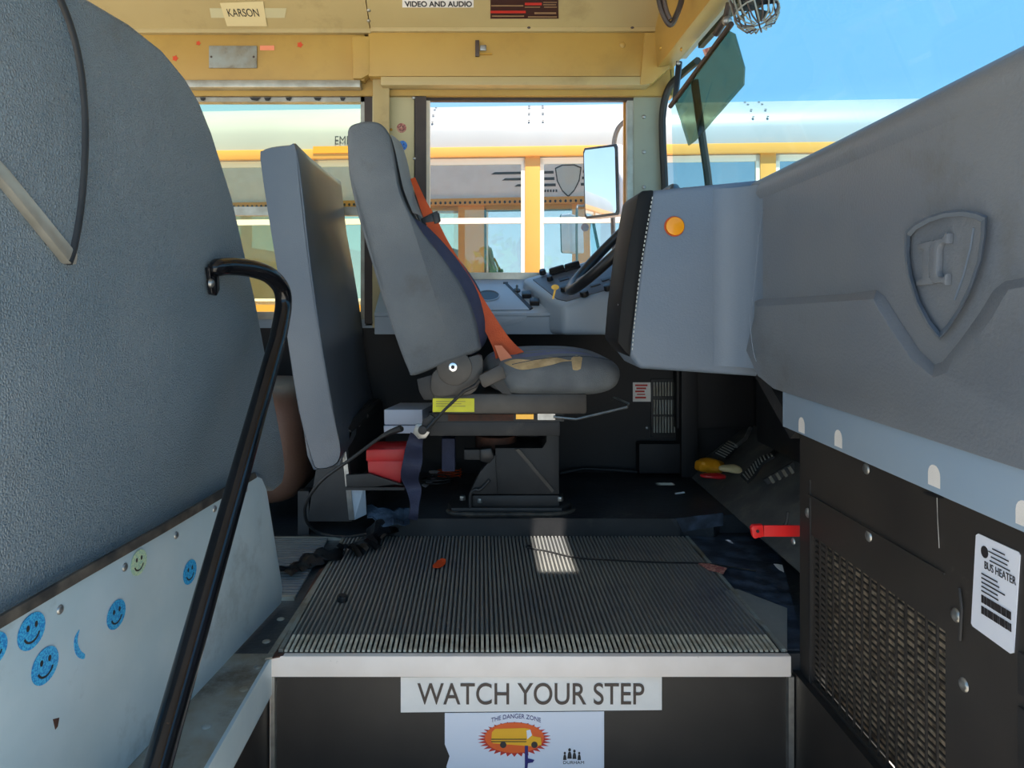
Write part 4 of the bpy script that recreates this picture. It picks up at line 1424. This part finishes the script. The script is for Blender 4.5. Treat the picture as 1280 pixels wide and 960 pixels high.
# shield
so = [(1131, 291), (1140, 281), (1158, 271), (1180, 264), (1205, 262), (1222, 265), (1234, 270), (1233, 292), (1228, 325), (1217, 358), (1200, 392), (1184, 415), (1174, 425), (1160, 408), (1145, 380), (1134, 345), (1130, 315)]
cs = (1180, 335)
si = [(cs[0] + (x - cs[0]) * .86, cs[1] + (y - cs[1]) * .89) for x, y in so]
sm = [(cs[0] + (x - cs[0]) * .95, cs[1] + (y - cs[1]) * .965) for x, y in so]
bm = BM()
rings = []
for ring, off in ((so, .0), (sm, .012), (si, .004), (si, .0)):
    rings.append([bm.verts.new(PF(x, y, off)) for x, y in ring])
for a, b in zip(rings[:-1], rings[1:]):
    for i in range(len(a)):
        j = (i + 1) % len(a)
        bm.faces.new((a[i], a[j], b[j], b[i]))
obj('shield_rim', bm, 'dash_blue', db, ang=25)
lI = [(1152, 305), (1173, 300), (1172, 307), (1167, 309), (1166, 346), (1172, 347), (1172, 355), (1150, 357), (1151, 350), (1158, 348), (1160, 312), (1152, 312)]
lC = [(1172, 303), (1178, 299), (1186, 298), (1190, 291), (1193, 291), (1192, 305), (1187, 303), (1182, 306), (1180, 312), (1179, 340), (1181, 346), (1187, 347), (1191, 342), (1190, 357), (1186, 353), (1176, 354), (1171, 349), (1169, 340), (1170, 312)]
PR('emblem_letter', [PF(x, y) for x, y in lI], (-.006, 0, 0), 'dash_grey', db, .0015)
PR('emblem_letter', [PF(x, y) for x, y in lC], (-.009, 0, 0), 'dash_grey', db, .002)
T('emblem_line', [PF(x, y, .001) for x, y in ((1217, 285), (1213, 310), (1204, 345), (1193, 375))], .0012, 'dash_blue', db, 6)
# wear patches and clips beneath
PR('under_duct', [(XF + .02, 1.40, .40), (XF + .02, 1.58, .50), (XF + .20, 1.58, .50), (XF + .20, 1.40, .40)], (0, .03, -.02), 'black_metal', db)
PR('inside_mass', [(.56, YE + .16, .54), (.74, YE + .16, .54), (.74, YE + .16, .84), (.56, YE + .16, .84)], (0, .30, 0), 'black_plastic', db, .02)

# ================================================================== HEATER
XH = .588
ht = empty('bus_heater', (.65, 1.0, -.35), 'black steel heater cabinet with mesh grille under the dashboard', 'heater')
gy0, gy1, gz0, gz1 = .930, 1.306, -.026, .234
for nm, (a, b, c, d) in (('cabinet_panel', (gy1, 1.345, -.35, .415)), ('cabinet_panel', (.50, gy0, -.35, .415)), ('cabinet_panel', (gy0, gy1, gz1, .415)), ('cabinet_panel', (gy0, gy1, -.35, gz0))):
    B(nm, (XH, a, c), (XH + .012, b, d), 'heater_black', ht)
B('cabinet_end', (XH, 1.345, -.35), (XH + .16, 1.353, .41), 'heater_black', ht)
B('radiator_core', (XH + .035, gy0 - .02, gz0 - .02), (XH + .06, gy1 + .02, gz1 + .02), 'radiator', ht)
bm = BM()
for i in range(17):
    y_ = gy0 + (gy1 - gy0) * i / 16
    box(bm, (XH + .003, y_ - .0012, gz0), (XH + .006, y_ + .0012, gz1))
for i in range(26):
    z_ = gz0 + (gz1 - gz0) * i / 25
    box(bm, (XH + .0062, gy0, z_ - .0011), (XH + .009, gy1, z_ + .0011))
obj('wire_grille', bm, 'grille_wire', ht, kind='stuff', smooth=False)
PR('seam_bead', [PX(1011, 617, XH), PX(1182, 716, XH), PX(1182, 719, XH), PX(1011, 620, XH)], (-.003, 0, 0), 'heater_black', ht)
PR('joint_strip', [(XH, 1.308, -.35), (XH, 1.312, -.35), (XH, 1.312, .33), (XH, 1.308, .33)], (-.002, 0, 0), 'black_metal', ht)
for px, py, r in ((1010, 641, 7), (1086, 670, 8), (1083, 586, 8), (1195, 769, 10), (1205, 856, 10), (1063, 925, 8), (992, 677, 5)):
    q = PX(px, py, XH)
    D('screw', q, (-1, 0, 0), r * q.y / F * .9, .004, 'steel', ht)
PR('cable_clip', [PX(1159, 614, XH), PX(1179, 617, XH), PX(1180, 623, XH), PX(1161, 618, XH)], (-.006, 0, 0), 'black_plastic', ht)
T('clip_wire', [PX(1171, 618, XH - .003), PX(1172, 650, XH - .002), PX(1174, 685, XH - .001)], .0006, 'steel', ht, 6)
T('panel_hook', [PX(1199, 735, XH - .002), PX(1202, 760, XH - .004), PX(1200, 800, XH - .002)], .002, 'black_metal', ht, 6)
for za, zb in ((812, 860), (880, 950)):
    q0, q1 = PX(1274, za, XH), PX(1268, zb, XH)
    B('slot_rim', (XH - .004, q0.y - .05, q1.z), (XH, q0.y - .002, q0.z), 'black_metal', ht, .003)
lp = [(1224, 667), (1274, 690), (1276, 694), (1268, 816), (1264, 817), (1217, 783), (1215, 779), (1221, 669)]
lab = PR('label', [PX(x, y, XH - .0002) for x, y in lp], (-.0012, 0, 0), 'white_label', ht, label='white printed label')
c0 = PX(1247, 725, XH - .0015)
uh, vh, nh = V((0, -1, 0)), V((0, 0, 1)), V((-1, 0, 0))
text('label_text', 'BUS HEATER', PX(1250, 716, XH - .0016), uh, vh, .050, .009, 'ink', lab, nh, .0002)
random.seed(11)
rects = [(-.008, .032, .012, .0332), (-.014, .027, .018, .0282), (-.010, .022, .016, .0232), (-.012, .017, .02, .0182)]
for dz in (-.003, -.008, -.013, -.018, -.023):
    rects.append((-.026, dz, -.026 + random.uniform(.015, .04), dz + .0014))
for dz in (-.036, -.049):
    x = -.026
    while x < .022:
        w_ = random.choice((.0008, .0014, .002))
        rects.append((x, dz, x + w_, dz + .009))
        x += w_ + random.choice((.0008, .0012))
bars('label_print', rects, c0, uh, vh, nh, 'ink', lab)
PR('label_logo', disc_pts(PX(1231, 690, XH - .0014), uh, vh, .006, .007, 14), nh * .0006, 'ink', lab)
# red strap
rs = empty('red_strap', P(965, 664, 1.42).to_tuple(), 'bright red webbing strap end sticking out behind the heater', 'strap')
PR('strap', [P(x, y, 1.42) for x, y in ((955, 657), (1000, 657), (1000, 671), (955, 671))], (0, .004, 0), 'red_bright', rs, .001)
PR('loop', [P(x, y, 1.416) for x, y in ((939, 660), (942, 657), (954, 656), (956, 671), (943, 674), (941, 670))], (0, .012, 0), 'red_bright', rs, .003)
CY_('rivet', P(947, 664, 1.4155), (0, -1, 0), .003, .0015, 'ink', rs, seg=10)

# ================================================================== LOWER WALL, PEDALS, LITTER
ws = empty('warning_decal', P(802, 490, 2.518).to_tuple(), 'white decal with red print on the black wall below the dashboard', 'decal')
PR('backing', [P(x, y, 2.519) for x, y in ((791, 478), (813, 478), (814, 502), (791, 502))], (0, -.0015, 0), 'white_sign', ws)
bars('print', [(-.022 + .004 * (i % 2), .02 - i * .0105, .020 - .005 * (i % 3), .026 - i * .0105) for i in range(5) if i != 3] + [(-.016, -.010, .012, -.006)], P(802, 490, 2.5172), (1, 0, 0), (0, 0, 1), (0, -1, 0), 'ink_red', ws)
vt = empty('vent_grille', P(831, 545, 2.515).to_tuple(), 'black louvred vent grille on the wall right of the decal', 'vent')
pxbox('surround', 814, 848, 474, 546, 2.512, .007, 'black_metal', vt, .002)
bm = BM()
for r_i, (ya, yb) in enumerate(((478, 495), (500, 518), (521, 541))):
    for k in range(8):
        x = 817 + k * 3.6
        a, b = P(x, yb, 2.506), P(x + 1.7, ya, 2.506)
        box(bm, (a.x, 2.506, a.z), (b.x, 2.513, b.z))
obj('louvres', bm, 'galv_dirty', vt, kind='stuff')
D('screw', P(809, 535, 2.519), (0, -1, 0), .007, .004, 'steel', vt)
pxbox('junction_box', 799, 859, 555, 592, 2.46, .058, 'dark_wall', None, .004, label='black metal junction box at the foot of the wall', cat='box')
# pedals
ap = empty('accelerator_pedal', P(905, 575, 2.25).to_tuple(), 'black accelerator pedal with pale ribs in the dark footwell', 'pedal')
quad = [(891, 567), (910, 549), (923, 556), (906, 574)]
PR('pad', [P(x, y, 2.25 + (574 - y) * .002) for x, y in quad], (.01, .008, -.004), 'black_rubber', ap, .001)
for i in range(7):
    t = (i + .6) / 7.4
    a0 = (891 + (906 - 891) * .1 + (910 - 891) * t, 567 + (574 - 567) * .1 + (549 - 567) * t)
    a1 = (a0[0] + 12, a0[1] + 5.8)
    PR('rib', [P(x, y, 2.246 + (574 - y) * .002) for x, y in (a0, a1, (a1[0] + 1, a1[1] - 1), (a0[0] + 1, a0[1] - 1))], (0, -.002, 0), 'galv_dirty', ap)
T('arm', [P(920, 558, 2.28), P(932, 548, 2.32), P(938, 535, 2.4)], .006, 'steel', ap, 8)
bp = empty('brake_pedal', P(945, 602, 2.1).to_tuple(), 'wide curved black brake pedal with ribbed pad beside the litter', 'pedal')
top_ = spl2([(926, 596), (938, 584), (950, 573), (966, 568)], 4, False)
bot_ = spl2([(934, 604), (943, 595), (953, 580), (968, 571)], 4, False)
bm = BM()
ribbon(bm, [P(x, y, 2.10) for x, y in top_], [P(x, y, 2.06) for x, y in bot_], .008)
obj('pad', bm, 'black_rubber', bp, ang=60)
for i in range(1, len(top_) - 1):
    a, b = P(*top_[i], 2.096), P(*bot_[i], 2.056)
    T('rib', [a + (b - a) * .1 + V((0, 0, .005)), a + (b - a) * .9 + V((0, 0, .005))], .0022, 'galv_dirty', bp, 5)
T('arm', [P(962, 570, 2.1), P(975, 560, 2.14), P(985, 540, 2.2)], .008, 'black_metal', bp, 8)
ybag = empty('snack_bag', P(890, 590, 2.3).to_tuple(), 'crumpled yellow snack bag in the dark footwell corner', 'wrapper')
bm = BM()


def cr(p):
    return p * (1 + .35 * noise.noise(p * 40))


supere(bm, P(889, 582, 2.30), (.045, .03, .022), 2.5, 2.5, 24, 12, cr)
obj('bag', bm, 'bus_print2', ybag, ang=25)
bm = BM()
supere(bm, P(894, 595, 2.22), (.04, .02, .008), 2.5, 2.5, 20, 8, cr)
obj('candy_wrapper', bm, 'red_plastic', None, ang=25, label='flat red sweet wrapper in front of the yellow bag', cat='wrapper')
bm = BM()
supere(bm, P(915, 586, 2.24), (.035, .02, .012), 2.5, 2.5, 20, 8, cr)
obj('paper_litter', bm, 'paper', None, ang=25, label='crumpled pale paper litter between bag and brake pedal', cat='paper')
# floor edging cable along the wall, corner hose and clamps
T('wall_cable', [P(x, y, 2.48) for x, y in ((700, 592), (730, 586), (770, 588), (796, 590))], .006, 'black_rubber', None, 8, label='black cable along the foot of the far wall', cat='cable')
T('corner_hose', spline([P(985, 640, 1.62), P(982, 655, 1.62), P(970, 665, 1.63), P(952, 668, 1.66)], 5), .004, 'black_rubber', None, 8, label='short black hose curling out beside the heater', cat='hose')
sp = empty('pedal_linkage', P(982, 585, 1.9).to_tuple(), 'toothed dark metal linkage at the right of the footwell', 'bracket')
PR('plate', [P(x, y, 1.9) for x, y in ((955, 600), (992, 578), (994, 588), (960, 606))], (0, .01, 0), 'black_metal', sp)
for i in range(4):
    PR('tooth', [P(x + i * 8, y - i * 4, 1.898) for x, y in ((960, 596), (963, 594), (968, 602), (965, 604))], (0, -.006, 0), 'galv_dirty', sp)

# ================================================================== SIGNS ON THE RISER
sg = empty('step_sign', P(663, 868, 1.349).to_tuple(), 'white rectangular sign reading WATCH YOUR STEP on the black riser', 'sign')
YS = 1.3515
PR('plate', [P(x, y, YS) for x, y in ((501, 846), (827, 844), (827, 887), (501, 890))], (0, -.0015, 0), 'white_sign', sg)
text('lettering', 'WATCH YOUR STEP', P(663.5, 867, YS - .0016), (1, 0, 0), (0, 0, 1), 283 * YS / F, 27 * YS / F, 'ink_brown', sg, V((0, -1, 0)), bold=.006)
dz = empty('safety_sticker', P(656, 940, 1.349).to_tuple(), 'torn white sticker with yellow bus on orange burst under the step sign', 'sticker')
edge = [(556, 891), (755, 889), (755, 975), (720, 1000), (650, 985), (600, 992), (562, 975), (558, 958), (562, 945), (556, 930)]
PR('backing', [P(x, y, YS) for x, y in edge], (0, -.0009, 0), 'white_label', dz)
k = YS / F


def SP(px, py, off=.0012):
    return P(px, py, YS - off)


burst = []
for i in range(64):
    a = 2 * math.pi * i / 64
    f_ = 1.0 if i % 2 == 0 else .80
    burst.append(SP(643 + 46 * f_ * math.cos(a), 924 - 22 * f_ * math.sin(a)))
PR('burst', burst, (0, -.0004, 0), 'ink_red', dz, label='red starburst print')
PR('burst', disc_pts(SP(643, 922, .0017), V((1, 0, 0)), V((0, 0, 1)), 37 * k, 19 * k, 40), (0, -.0004, 0), 'orange_print', dz, label='orange oval print')
bus_ = [(614, 926), (615, 915), (619, 911), (655, 910), (662, 911), (666, 920), (676, 922), (677, 931), (668, 933), (616, 929)]
PR('printed_bus', [SP(x, y, .0022) for x, y in bus_], (0, -.0004, 0), 'bus_print', dz)
PR('printed_screen', [SP(x, y, .0027) for x, y in ((658, 913), (663, 912), (665, 919), (659, 924))], (0, -.0003, 0), 'white_label', dz)
bars('printed_stripe', [(-29 * k, -.3 * k - i * 3 * k, 15 * k, .5 * k - i * 3 * k) for i in range(2)], SP(643, 924, .0027), (1, 0, 0), (0, 0, 1), (0, -1, 0), 'ink_brown', dz)
for px, py in ((629, 931), (668, 931)):
    PR('printed_wheel', disc_pts(SP(px, py, .0028), V((1, 0, 0)), V((0, 0, 1)), 4 * k, 4 * k, 16), (0, -.0003, 0), 'ink', dz)
PR('printed_arm', [SP(x, y, .0027) for x, y in ((656, 932), (660, 932), (660, 948), (668, 950), (666, 953), (660, 954), (659, 963), (656, 963))], (0, -.0003, 0), 'ink_blue', dz)
text('danger_text', 'THE DANGER ZONE', SP(645, 897, .0012), (1, 0, 0), (0, 0, 1), 62 * k, 5.5 * k, 'ink_blue', dz, V((0, -1, 0)), .0002, lambda a, b: (a, b - (a / (30 * k)) ** 2 * 5 * k + 2 * k))
for px, py, s in ((706, 945, 7), (712, 942, 9), (718, 943, 8), (724, 945, 7)):
    PR('printed_figure', [SP(px + a * s * .35, py - b * s * .7, .0012) for a, b in ((-.9, -1), (.9, -1), (.7, -.1), (.45, .35), (-.45, .35), (-.7, -.1))], (0, -.0003, 0), 'ink', dz)
    PR('printed_head', disc_pts(SP(px, py - s * .52, .0012), V((1, 0, 0)), V((0, 0, 1)), s * .2 * k, s * .24 * k, 10), (0, -.0003, 0), 'ink', dz)
text('town_text', 'DURHAM', SP(717, 953, .0012), (1, 0, 0), (0, 0, 1), 26 * k, 3.6 * k, 'ink', dz, V((0, -1, 0)), .0002)

# ================================================================== SIGNS AND FITTINGS ABOVE
nt_ = empty('paper_note', PU(305, 28).to_tuple(), 'buff paper note with a handwritten word on the cove panel', 'note')
q = [PU(275, 3), PU(329, 1), PU(334, 32), PU(284, 32)]
PR('paper', [p + NU * .002 for p in q], NU * .001, 'paper', nt_)
text('handwriting', 'KARSON', PU(304, 15) + NU * .003, V((1, 0, 0)), -(V((0, 2.46, 1.53)) - V((0, 2.1, 1.75))), .10, .030, 'ink', nt_, NU, .0004)
PR('tape_mark', [PU(x, y) + NU * .0005 for x, y in ((262, 10), (358, 10), (356, 22), (264, 22))], NU * .001, 'pillar_cream', nt_)
vs = empty('video_sign', PU(547, 10).to_tuple(), 'white strip sign reading VIDEO AND AUDIO on the cove panel', 'sign')
q = [PU(503, -14), PU(592, -14), PU(592, 8), PU(503, 8)]
PR('strip', [p + NU * .0045 for p in q], NU * .001, 'white_sign', vs)
vU = (V((0, 2.1, 1.75)) - V((0, 2.46, 1.53))).normalized()
text('lettering', 'VIDEO AND AUDIO', PU(548, 3.5) + NU * .0056, V((1, 0, 0)), vU, .215, .021, 'ink', vs, NU, .0004, bold=.028)
rn = empty('instruction_notice', PU(656, 20).to_tuple(), 'dark maroon instruction notice with red bars on the cove panel', 'notice')
q = [PU(613, -30), PU(698, -30), PU(698, 22), PU(613, 22)]
PR('sheet', [p + NU * .0045 for p in q], NU * .001, 'maroon', rn)
for x0, x1, y0, y1, m in ((656, 677, 2, 5, 'ink_red'), (613, 657, 12, 15, 'ink_red'), (660, 690, -8, -4, 'ink_red'), (614, 654, 5, 6.5, 'ink_tan'), (656, 675, 7, 8, 'ink_tan'), (679, 696, 1, 2, 'ink_tan'), (679, 695, 4, 5, 'ink_tan'), (668, 695, 14, 16, 'ink_tan'), (615, 655, 18, 19.5, 'ink_tan'), (660, 696, 19, 20.5, 'ink_tan'), (680, 696, 7, 8, 'ink_tan')):
    PR('printed_bar', [PU(a, b) + NU * .0056 for a, b in ((x0, y0), (x1, y0), (x1, y1), (x0, y1))], NU * .0004, m, rn)
pl2 = empty('blank_plate', P(290, 83, 2.46).to_tuple(), 'scratched blank metal plate on the yellow header', 'plate')
pxbox('plate', 261, 321, 57, 85, 2.456, .005, 'galv_dirty', pl2, .002)
for px in (264, 317):
    D('screw', P(px, 71, 2.456), (0, -1, 0), .004, .002, 'ink_brown', pl2)
for i, (px, py, s) in enumerate(((219, 73, 4.5), (248, 54, 3.5), (375, 56, 4.5))):
    pts = []
    for k in range(20):
        a = 2 * math.pi * k / 20
        f_ = (1.0 if k % 4 == 0 else .72 if k % 2 == 0 else .6)
        pts.append(P(px + s * f_ * math.cos(a), py - s * f_ * math.sin(a), 2.461))
    PR('leaf_sticker', pts, (0, -.001, 0), 'leaf_red', hd, label='red maple leaf sticker')
PR('name_strip', [P(x, y, 2.461) for x, y in ((325, 57), (343, 57), (343, 63), (325, 63))], (0, -.001, 0), 'orange_pale', hd)
clp = empty('bulldog_clip', P(598, 68, 2.447).to_tuple(), 'small steel clip screwed to the yellow header over the window', 'clip')
pxbox('jaw', 594, 599, 50, 70, 2.436, .012, 'ink_brown', clp, .001)
pxbox('spring', 600, 608, 56, 63, 2.438, .01, 'steel', clp, .003)
pxbox('tang', 600, 615, 66, 68, 2.441, .007, 'brass', clp)
D('screw_cover', P(778, 56, 2.447), (0, -1, 0), .011, .004, 'yellow_paint', hd)

# ---- visor
vz = empty('sun_visor', PX(880, 90, .57).to_tuple(), 'translucent smoky green sun visor hanging at the windscreen corner', 'visor')
q = [P(843, 128, 2.12), P(910, 38, 1.70), P(918, 42, 1.68), P(930, 84, 1.62), P(929, 106, 1.63), P(868, 176, 1.96), P(860, 182, 1.98)]
PR('pane', q, (.004, .002, 0), 'visor', vz, .001)
T('hinge_rod', [P(838, 133, 2.13), P(876, 82, 1.90), P(914, 30, 1.68)], .007, 'brown_seal', vz, 8)
PR('mount_arm', [P(845, 76, 2.15), P(852, 76, 2.15), P(846, 128, 2.13), P(840, 127, 2.13)], (.006, .01, 0), 'black_plastic', vz, .002)
D('mount_screw', P(848, 79, 2.148), (-.3, -1, 0), .006, .004, 'steel', vz)
T('mount_arm', [P(895, 42, 1.80), P(908, 22, 1.74), P(912, 4, 1.72)], .009, 'brown_seal', vz, 8)
D('thumb_screw', P(909, 26, 1.72), (-.3, -1, 0), .012, .012, 'steel', vz)
PR('retaining_tab', [P(878, 62, 1.84), P(890, 58, 1.82), P(892, 64, 1.82), P(881, 70, 1.84)], (.004, .004, 0), 'sticker_pink', vz)

# ---- dash fan under the header
fan = empty('dash_fan', P(940, 0, 1.60).to_tuple(), 'small defroster fan in a grey wire cage at the top of the windscreen', 'fan')
fc = P(940, -6, 1.56)
fax = (P(947, 40, 1.53) - P(928, -30, 1.58)).normalized()
uu = fax.orthogonal().normalized()
ww = fax.cross(uu)
for i in range(20):
    a = 2 * math.pi * i / 20
    d_ = uu * math.cos(a) + ww * math.sin(a)
    T('cage_wire', [fc - fax * .03 + d_ * .046, fc + fax * .055 + d_ * .044, fc + fax * .072 + d_ * .034, fc + fax * .078 + d_ * .012], .0018, 'ink_brown' if i % 3 == 0 else 'galv_dirty', fan, 6)
for s, r in ((0, .046), (.045, .045)):
    bm = BM()
    tube(bm, disc_pts(fc + fax * s, uu, ww, r, r, 24), .002, 6, closed=True)
    obj('cage_ring', bm, 'galv_dirty', fan)
CY_('motor', fc - fax * .05, fax, .028, .07, 'black_plastic', fan, .004)
for i in range(4):
    a = math.pi / 2 * i
    d_, e_ = uu * math.cos(a) + ww * math.sin(a), uu * -math.sin(a) + ww * math.cos(a)
    PR('blade', [fc + fax * .03 + d_ * .008, fc + fax * .04 + d_ * .04 - e_ * .012, fc + fax * .03 + d_ * .04 + e_ * .014], fax * .002, 'black_plastic', fan)
T('fan_arm', [fc - fax * .05, fc - fax * .09 + V((-.01, .01, .01)), V((.60, 1.62, 1.44))], .008, 'black_metal', fan, 8)
# ---- hanging loops
lo_ = empty('cable_loop', P(835, 0, 2.0).to_tuple(), 'dark looped cable hanging from the front corner of the roof', 'cable')
T('loop', spline([P(822, -30, 2.0), P(824, 0, 2.0), P(830, 20, 2.0), P(838, 31, 2.0), P(845, 20, 2.0), P(852, 0, 2.0), P(855, -25, 2.0)], 5), .008, 'brown_seal', lo_, 8)
T('loop', spline([P(826, -30, 1.99), P(832, 8, 1.99), P(838, 24, 1.99)], 5), .006, 'ink_brown', lo_, 8)

# ================================================================== OUTSIDE MIRROR
YM = 2.90
em = empty('side_mirror', P(765, 300, YM).to_tuple(), 'pale grey outside mirror on a curved arm beyond the driver window', 'mirror')
nh = V((-.837, -.548, 0)).normalized()
nf = nh * math.cos(R(1.9)) - V((0, 0, math.sin(R(1.9))))
vf = nh * math.sin(R(1.9)) + V((0, 0, math.cos(R(1.9))))
uf = V((-.548, .837, 0)).normalized()      # along the mirror face, away from the viewer to the right
c0 = P(752, 226, YM)
wd, hh = .098, .143


def FM(a, b, o=0.0):
    return c0 + uf * a + vf * b + nf * o


loop_ = [FM(a * wd, b * hh) for a, b in ((-1, -.92), (-.94, -1), (.9, -1), (1, -.9), (1, .9), (.9, 1), (-.94, .9), (-1, .82))]
PR('housing', loop_, -nf * .07, 'mirror_body', em, .018, seg=4)
PR('bezel', [FM(a * wd, b * hh, .001) for a, b in ((-1, -.92), (-.94, -1), (.9, -1), (1, -.9), (1, .9), (.9, 1), (-.94, .9), (-1, .82))], nf * .006, 'black_plastic', em, .002)
PR('mirror_glass', [FM(a * wd * .9, b * hh * .93, .008) for a, b in ((-1, -.92), (-.94, -1), (.9, -1), (1, -.9), (1, .9), (.9, 1), (-.94, .9), (-1, .82))], nf * .002, 'mirror_face', em)
T('arm', spline([V((.575, 2.577, 1.355)), P(806, 134, 2.72), P(797, 143, 2.76), P(783, 150, 2.82), P(772, 162, 2.92), P(767, 185, 2.98), P(766, 240, 2.99), P(767, 300, 2.99), P(772, 330, 2.95), P(800, 345, 2.75), V((.56, 2.577, .74))], 6), .0095, 'mirror_arm', em, 10)
tl = D('clearance_lamp', P(781, 222, 3.05), (-.3, -1, 0), .03, .02, 'tail_red', em)

# ================================================================== NEIGHBOURING BUS
nb = empty('school_bus', (.30, 4.2, -.95), 'yellow school bus with white roof parked alongside, seen through the windows', 'bus')
nb.rotation_euler = (0, 0, R(-4.0))
ZB = .95                                      # local z = floor z + .95


def NB(name, lo, hi, m, parent=None, bev=0.0, **k):
    bm = BM()
    box(bm, (lo[0], lo[1], lo[2] + ZB), (hi[0], hi[1], hi[2] + ZB))
    return obj(name, bm, m, parent or nb, bev, local=True, **k)


XL, XR, SPC = -8.2, 4.6, .655
half = [(.0, 1.50), (.012, 1.60), (.05, 1.68), (.12, 1.745), (.22, 1.79), (.40, 1.84), (.65, 1.885), (.95, 1.91), (1.2, 1.915)]
roof = half + [(2.4 - a, b) for a, b in half[::-1][1:]]
bm = BM()
inner = [(a + (.02 if a < 1.2 else -.02), b - .03) for a, b in roof]
pa = [bm.verts.new((XL, a, b + ZB)) for a, b in roof + inner[::-1]]
pb = [bm.verts.new((XR, a, b + ZB)) for a, b in roof + inner[::-1]]
nn = len(pa)
for i in range(nn):
    j = (i + 1) % nn
    bm.faces.new((pa[i], pa[j], pb[j], pb[i]))
obj('roof', bm, 'bus_white', nb, local=True, ang=30)
NB('drip_rail', (XL, -.03, 1.445), (XR, .02, 1.502), 'bus_yellow', bev=.006)
NB('side_panel', (XL, 0, -.75), (XR, .03, .62), 'bus_yellow')
NB('side_panel', (XL, 2.37, -.75), (XR, 2.40, .62), 'bus_yellow')
NB('floor_deck', (XL, .03, -.15), (XR, 2.37, -.05), 'bus_black')
NB('far_rail', (XL, 2.37, 1.42), (XR, 2.40, 1.50), 'bus_grey')
for zz in (.0, .25):
    NB('rub_rail', (XL, -.025, zz), (XR, 0, zz + .06), 'bus_black')
i0, i1 = -12, 6
for i in range(i0, i1 + 1):
    x = i * SPC
    NB('window_post', (x - .043, -.008, .60), (x + .043, .03, 1.455), 'bus_yellow', bev=.004)
    NB('far_post', (x - .05, 2.37, .60), (x + .05, 2.40, 1.42), 'bus_yellow')
for i in range(i0, i1):
    x0, x1 = i * SPC + .043, (i + 1) * SPC - .043
    bm = BM()
    for a, b, c, d in ((x0, x1, 1.405, 1.44), (x0, x1, .60, .635), (x0, x0 + .022, .60, 1.44), (x1 - .022, x1, .60, 1.44)):
        box(bm, (a, .0, c + ZB), (b, .028, d + ZB))
    sash = obj('window_sash', bm, 'bus_sash', nb, local=True, smooth=False)
    NB('sash_bar', (x0 + .02, -.006, 1.066), (x1 - .02, .02, 1.098), 'bus_sash', sash)
    NB('pane', (x0 + .02, .010, .63), (x1 - .02, .014, 1.41), 'glass_bus', sash)
# seats seen dimly inside
bm = BM()
prism(bm, [(a, .10, b + ZB) for a, b in ((0, .3), (.10, .3), (.06, .98), (.02, 1.02), (-.06, 1.02), (-.10, .95))], (0, .85, 0))
s0 = obj('seat_back', bm, 'bus_seat', nb, .03, local=True)
for i in range(-6, 5):
    for y_ in (0, 1.25):
        if i == -6 and y_ == 0:
            s0.location = (i * .72, 0, 0)
        else:
            shared('seat_back', s0, (i * .72, y_, 0), nb)
# roof seam rivets
bm = BM()
for xx in (-2.2, -.62, .02, 1.28, 2.6):
    for dx in (-.04, .04):
        for (a, b) in ((.035, 1.66), (.075, 1.71), (.14, 1.757), (.2, 1.785)):
            dome(bm, (xx + dx, a - .004, b + ZB), (0, -.6, .8), .008, .004, 6, 2)
obj('roof_rivets', bm, 'mirror_arm', nb, local=True, kind='stuff')
# lettering at the left: the part of the word the photograph shows
ang = R(-4.0)
lx = (P(417, 180, 4.25).x - .30)
text('roof_lettering', 'EMERGENCY', (lx + .155, -.002, 1.555 + ZB), (1, 0, 0), (0, 0, 1), .31, .05, 'ink', nb, V((0, -1, 0)), .001, local=True)
NB('exit_stripe', (lx - .12, -.036, 1.475), (lx + .40, -.028, 1.515), 'bus_print2', label='deeper yellow exit stripe')
# wheels so that the bus stands on the ground
for x in (-3.4, 3.0):
    for y_ in (.06, 2.06):
        bm = BM()
        cyl(bm, (x, y_, .48), (0, 1, 0), .48, .28, 32)
        w_ = obj('wheel', bm, 'black_rubber', nb, .04, local=True)
        bm = BM()
        cyl(bm, (x, y_ - .01, .48), (0, 1, 0), .25, .30, 24)
        obj('wheel_rim', bm, 'bus_black', w_, .01, local=True)


# ---- trees beyond
def tree(name, cx, cy, zb, hgt, rad, seed, label):
    random.seed(seed)
    t = empty(name, (cx, cy, -.95), label, 'tree', 'trees beyond the buses')
    T('trunk', [(cx, cy, -.95), (cx + .05, cy, zb), (cx, cy, zb + hgt * .5)], [.14, .10, .04], 'bark', t, 8)
    bm = BM()
    for _ in range(2600):
        th, ph = random.uniform(0, 2 * math.pi), math.acos(random.uniform(-1, 1))
        r = rad * (random.random() ** .35)
        d_ = V((math.sin(ph) * math.cos(th), math.sin(ph) * math.sin(th), math.cos(ph)))
        p = V((cx, cy, zb + hgt * .5)) + V((d_.x * r, d_.y * r, d_.z * hgt * .55 * r / rad)) * (1 + .35 * noise.noise(d_ * 2.5 + V((seed, 0, 0))))
        s = random.uniform(.05, .10)
        a = V((random.uniform(-1, 1), random.uniform(-1, 1), random.uniform(-1, 1))).normalized()
        b = a.orthogonal().normalized()
        vs_ = [bm.verts.new(p + q_) for q_ in (a * s, b * s * .5, -a * s, -b * s * .5)]
        bm.faces.new(vs_)
    obj('foliage', bm, 'leaf', t, kind='stuff', smooth=False)


tree('leafy_tree', .35, 11.0, -.4, 1.7, 1.0, 2, 'bushy green tree seen through the glass of the next bus beyond the pillar')
tree('leafy_tree', 2.3, 11.5, -.4, 1.5, .9, 5, 'lower green tree seen right of the mirror through the next bus')
print('objects', len(bpy.data.objects))
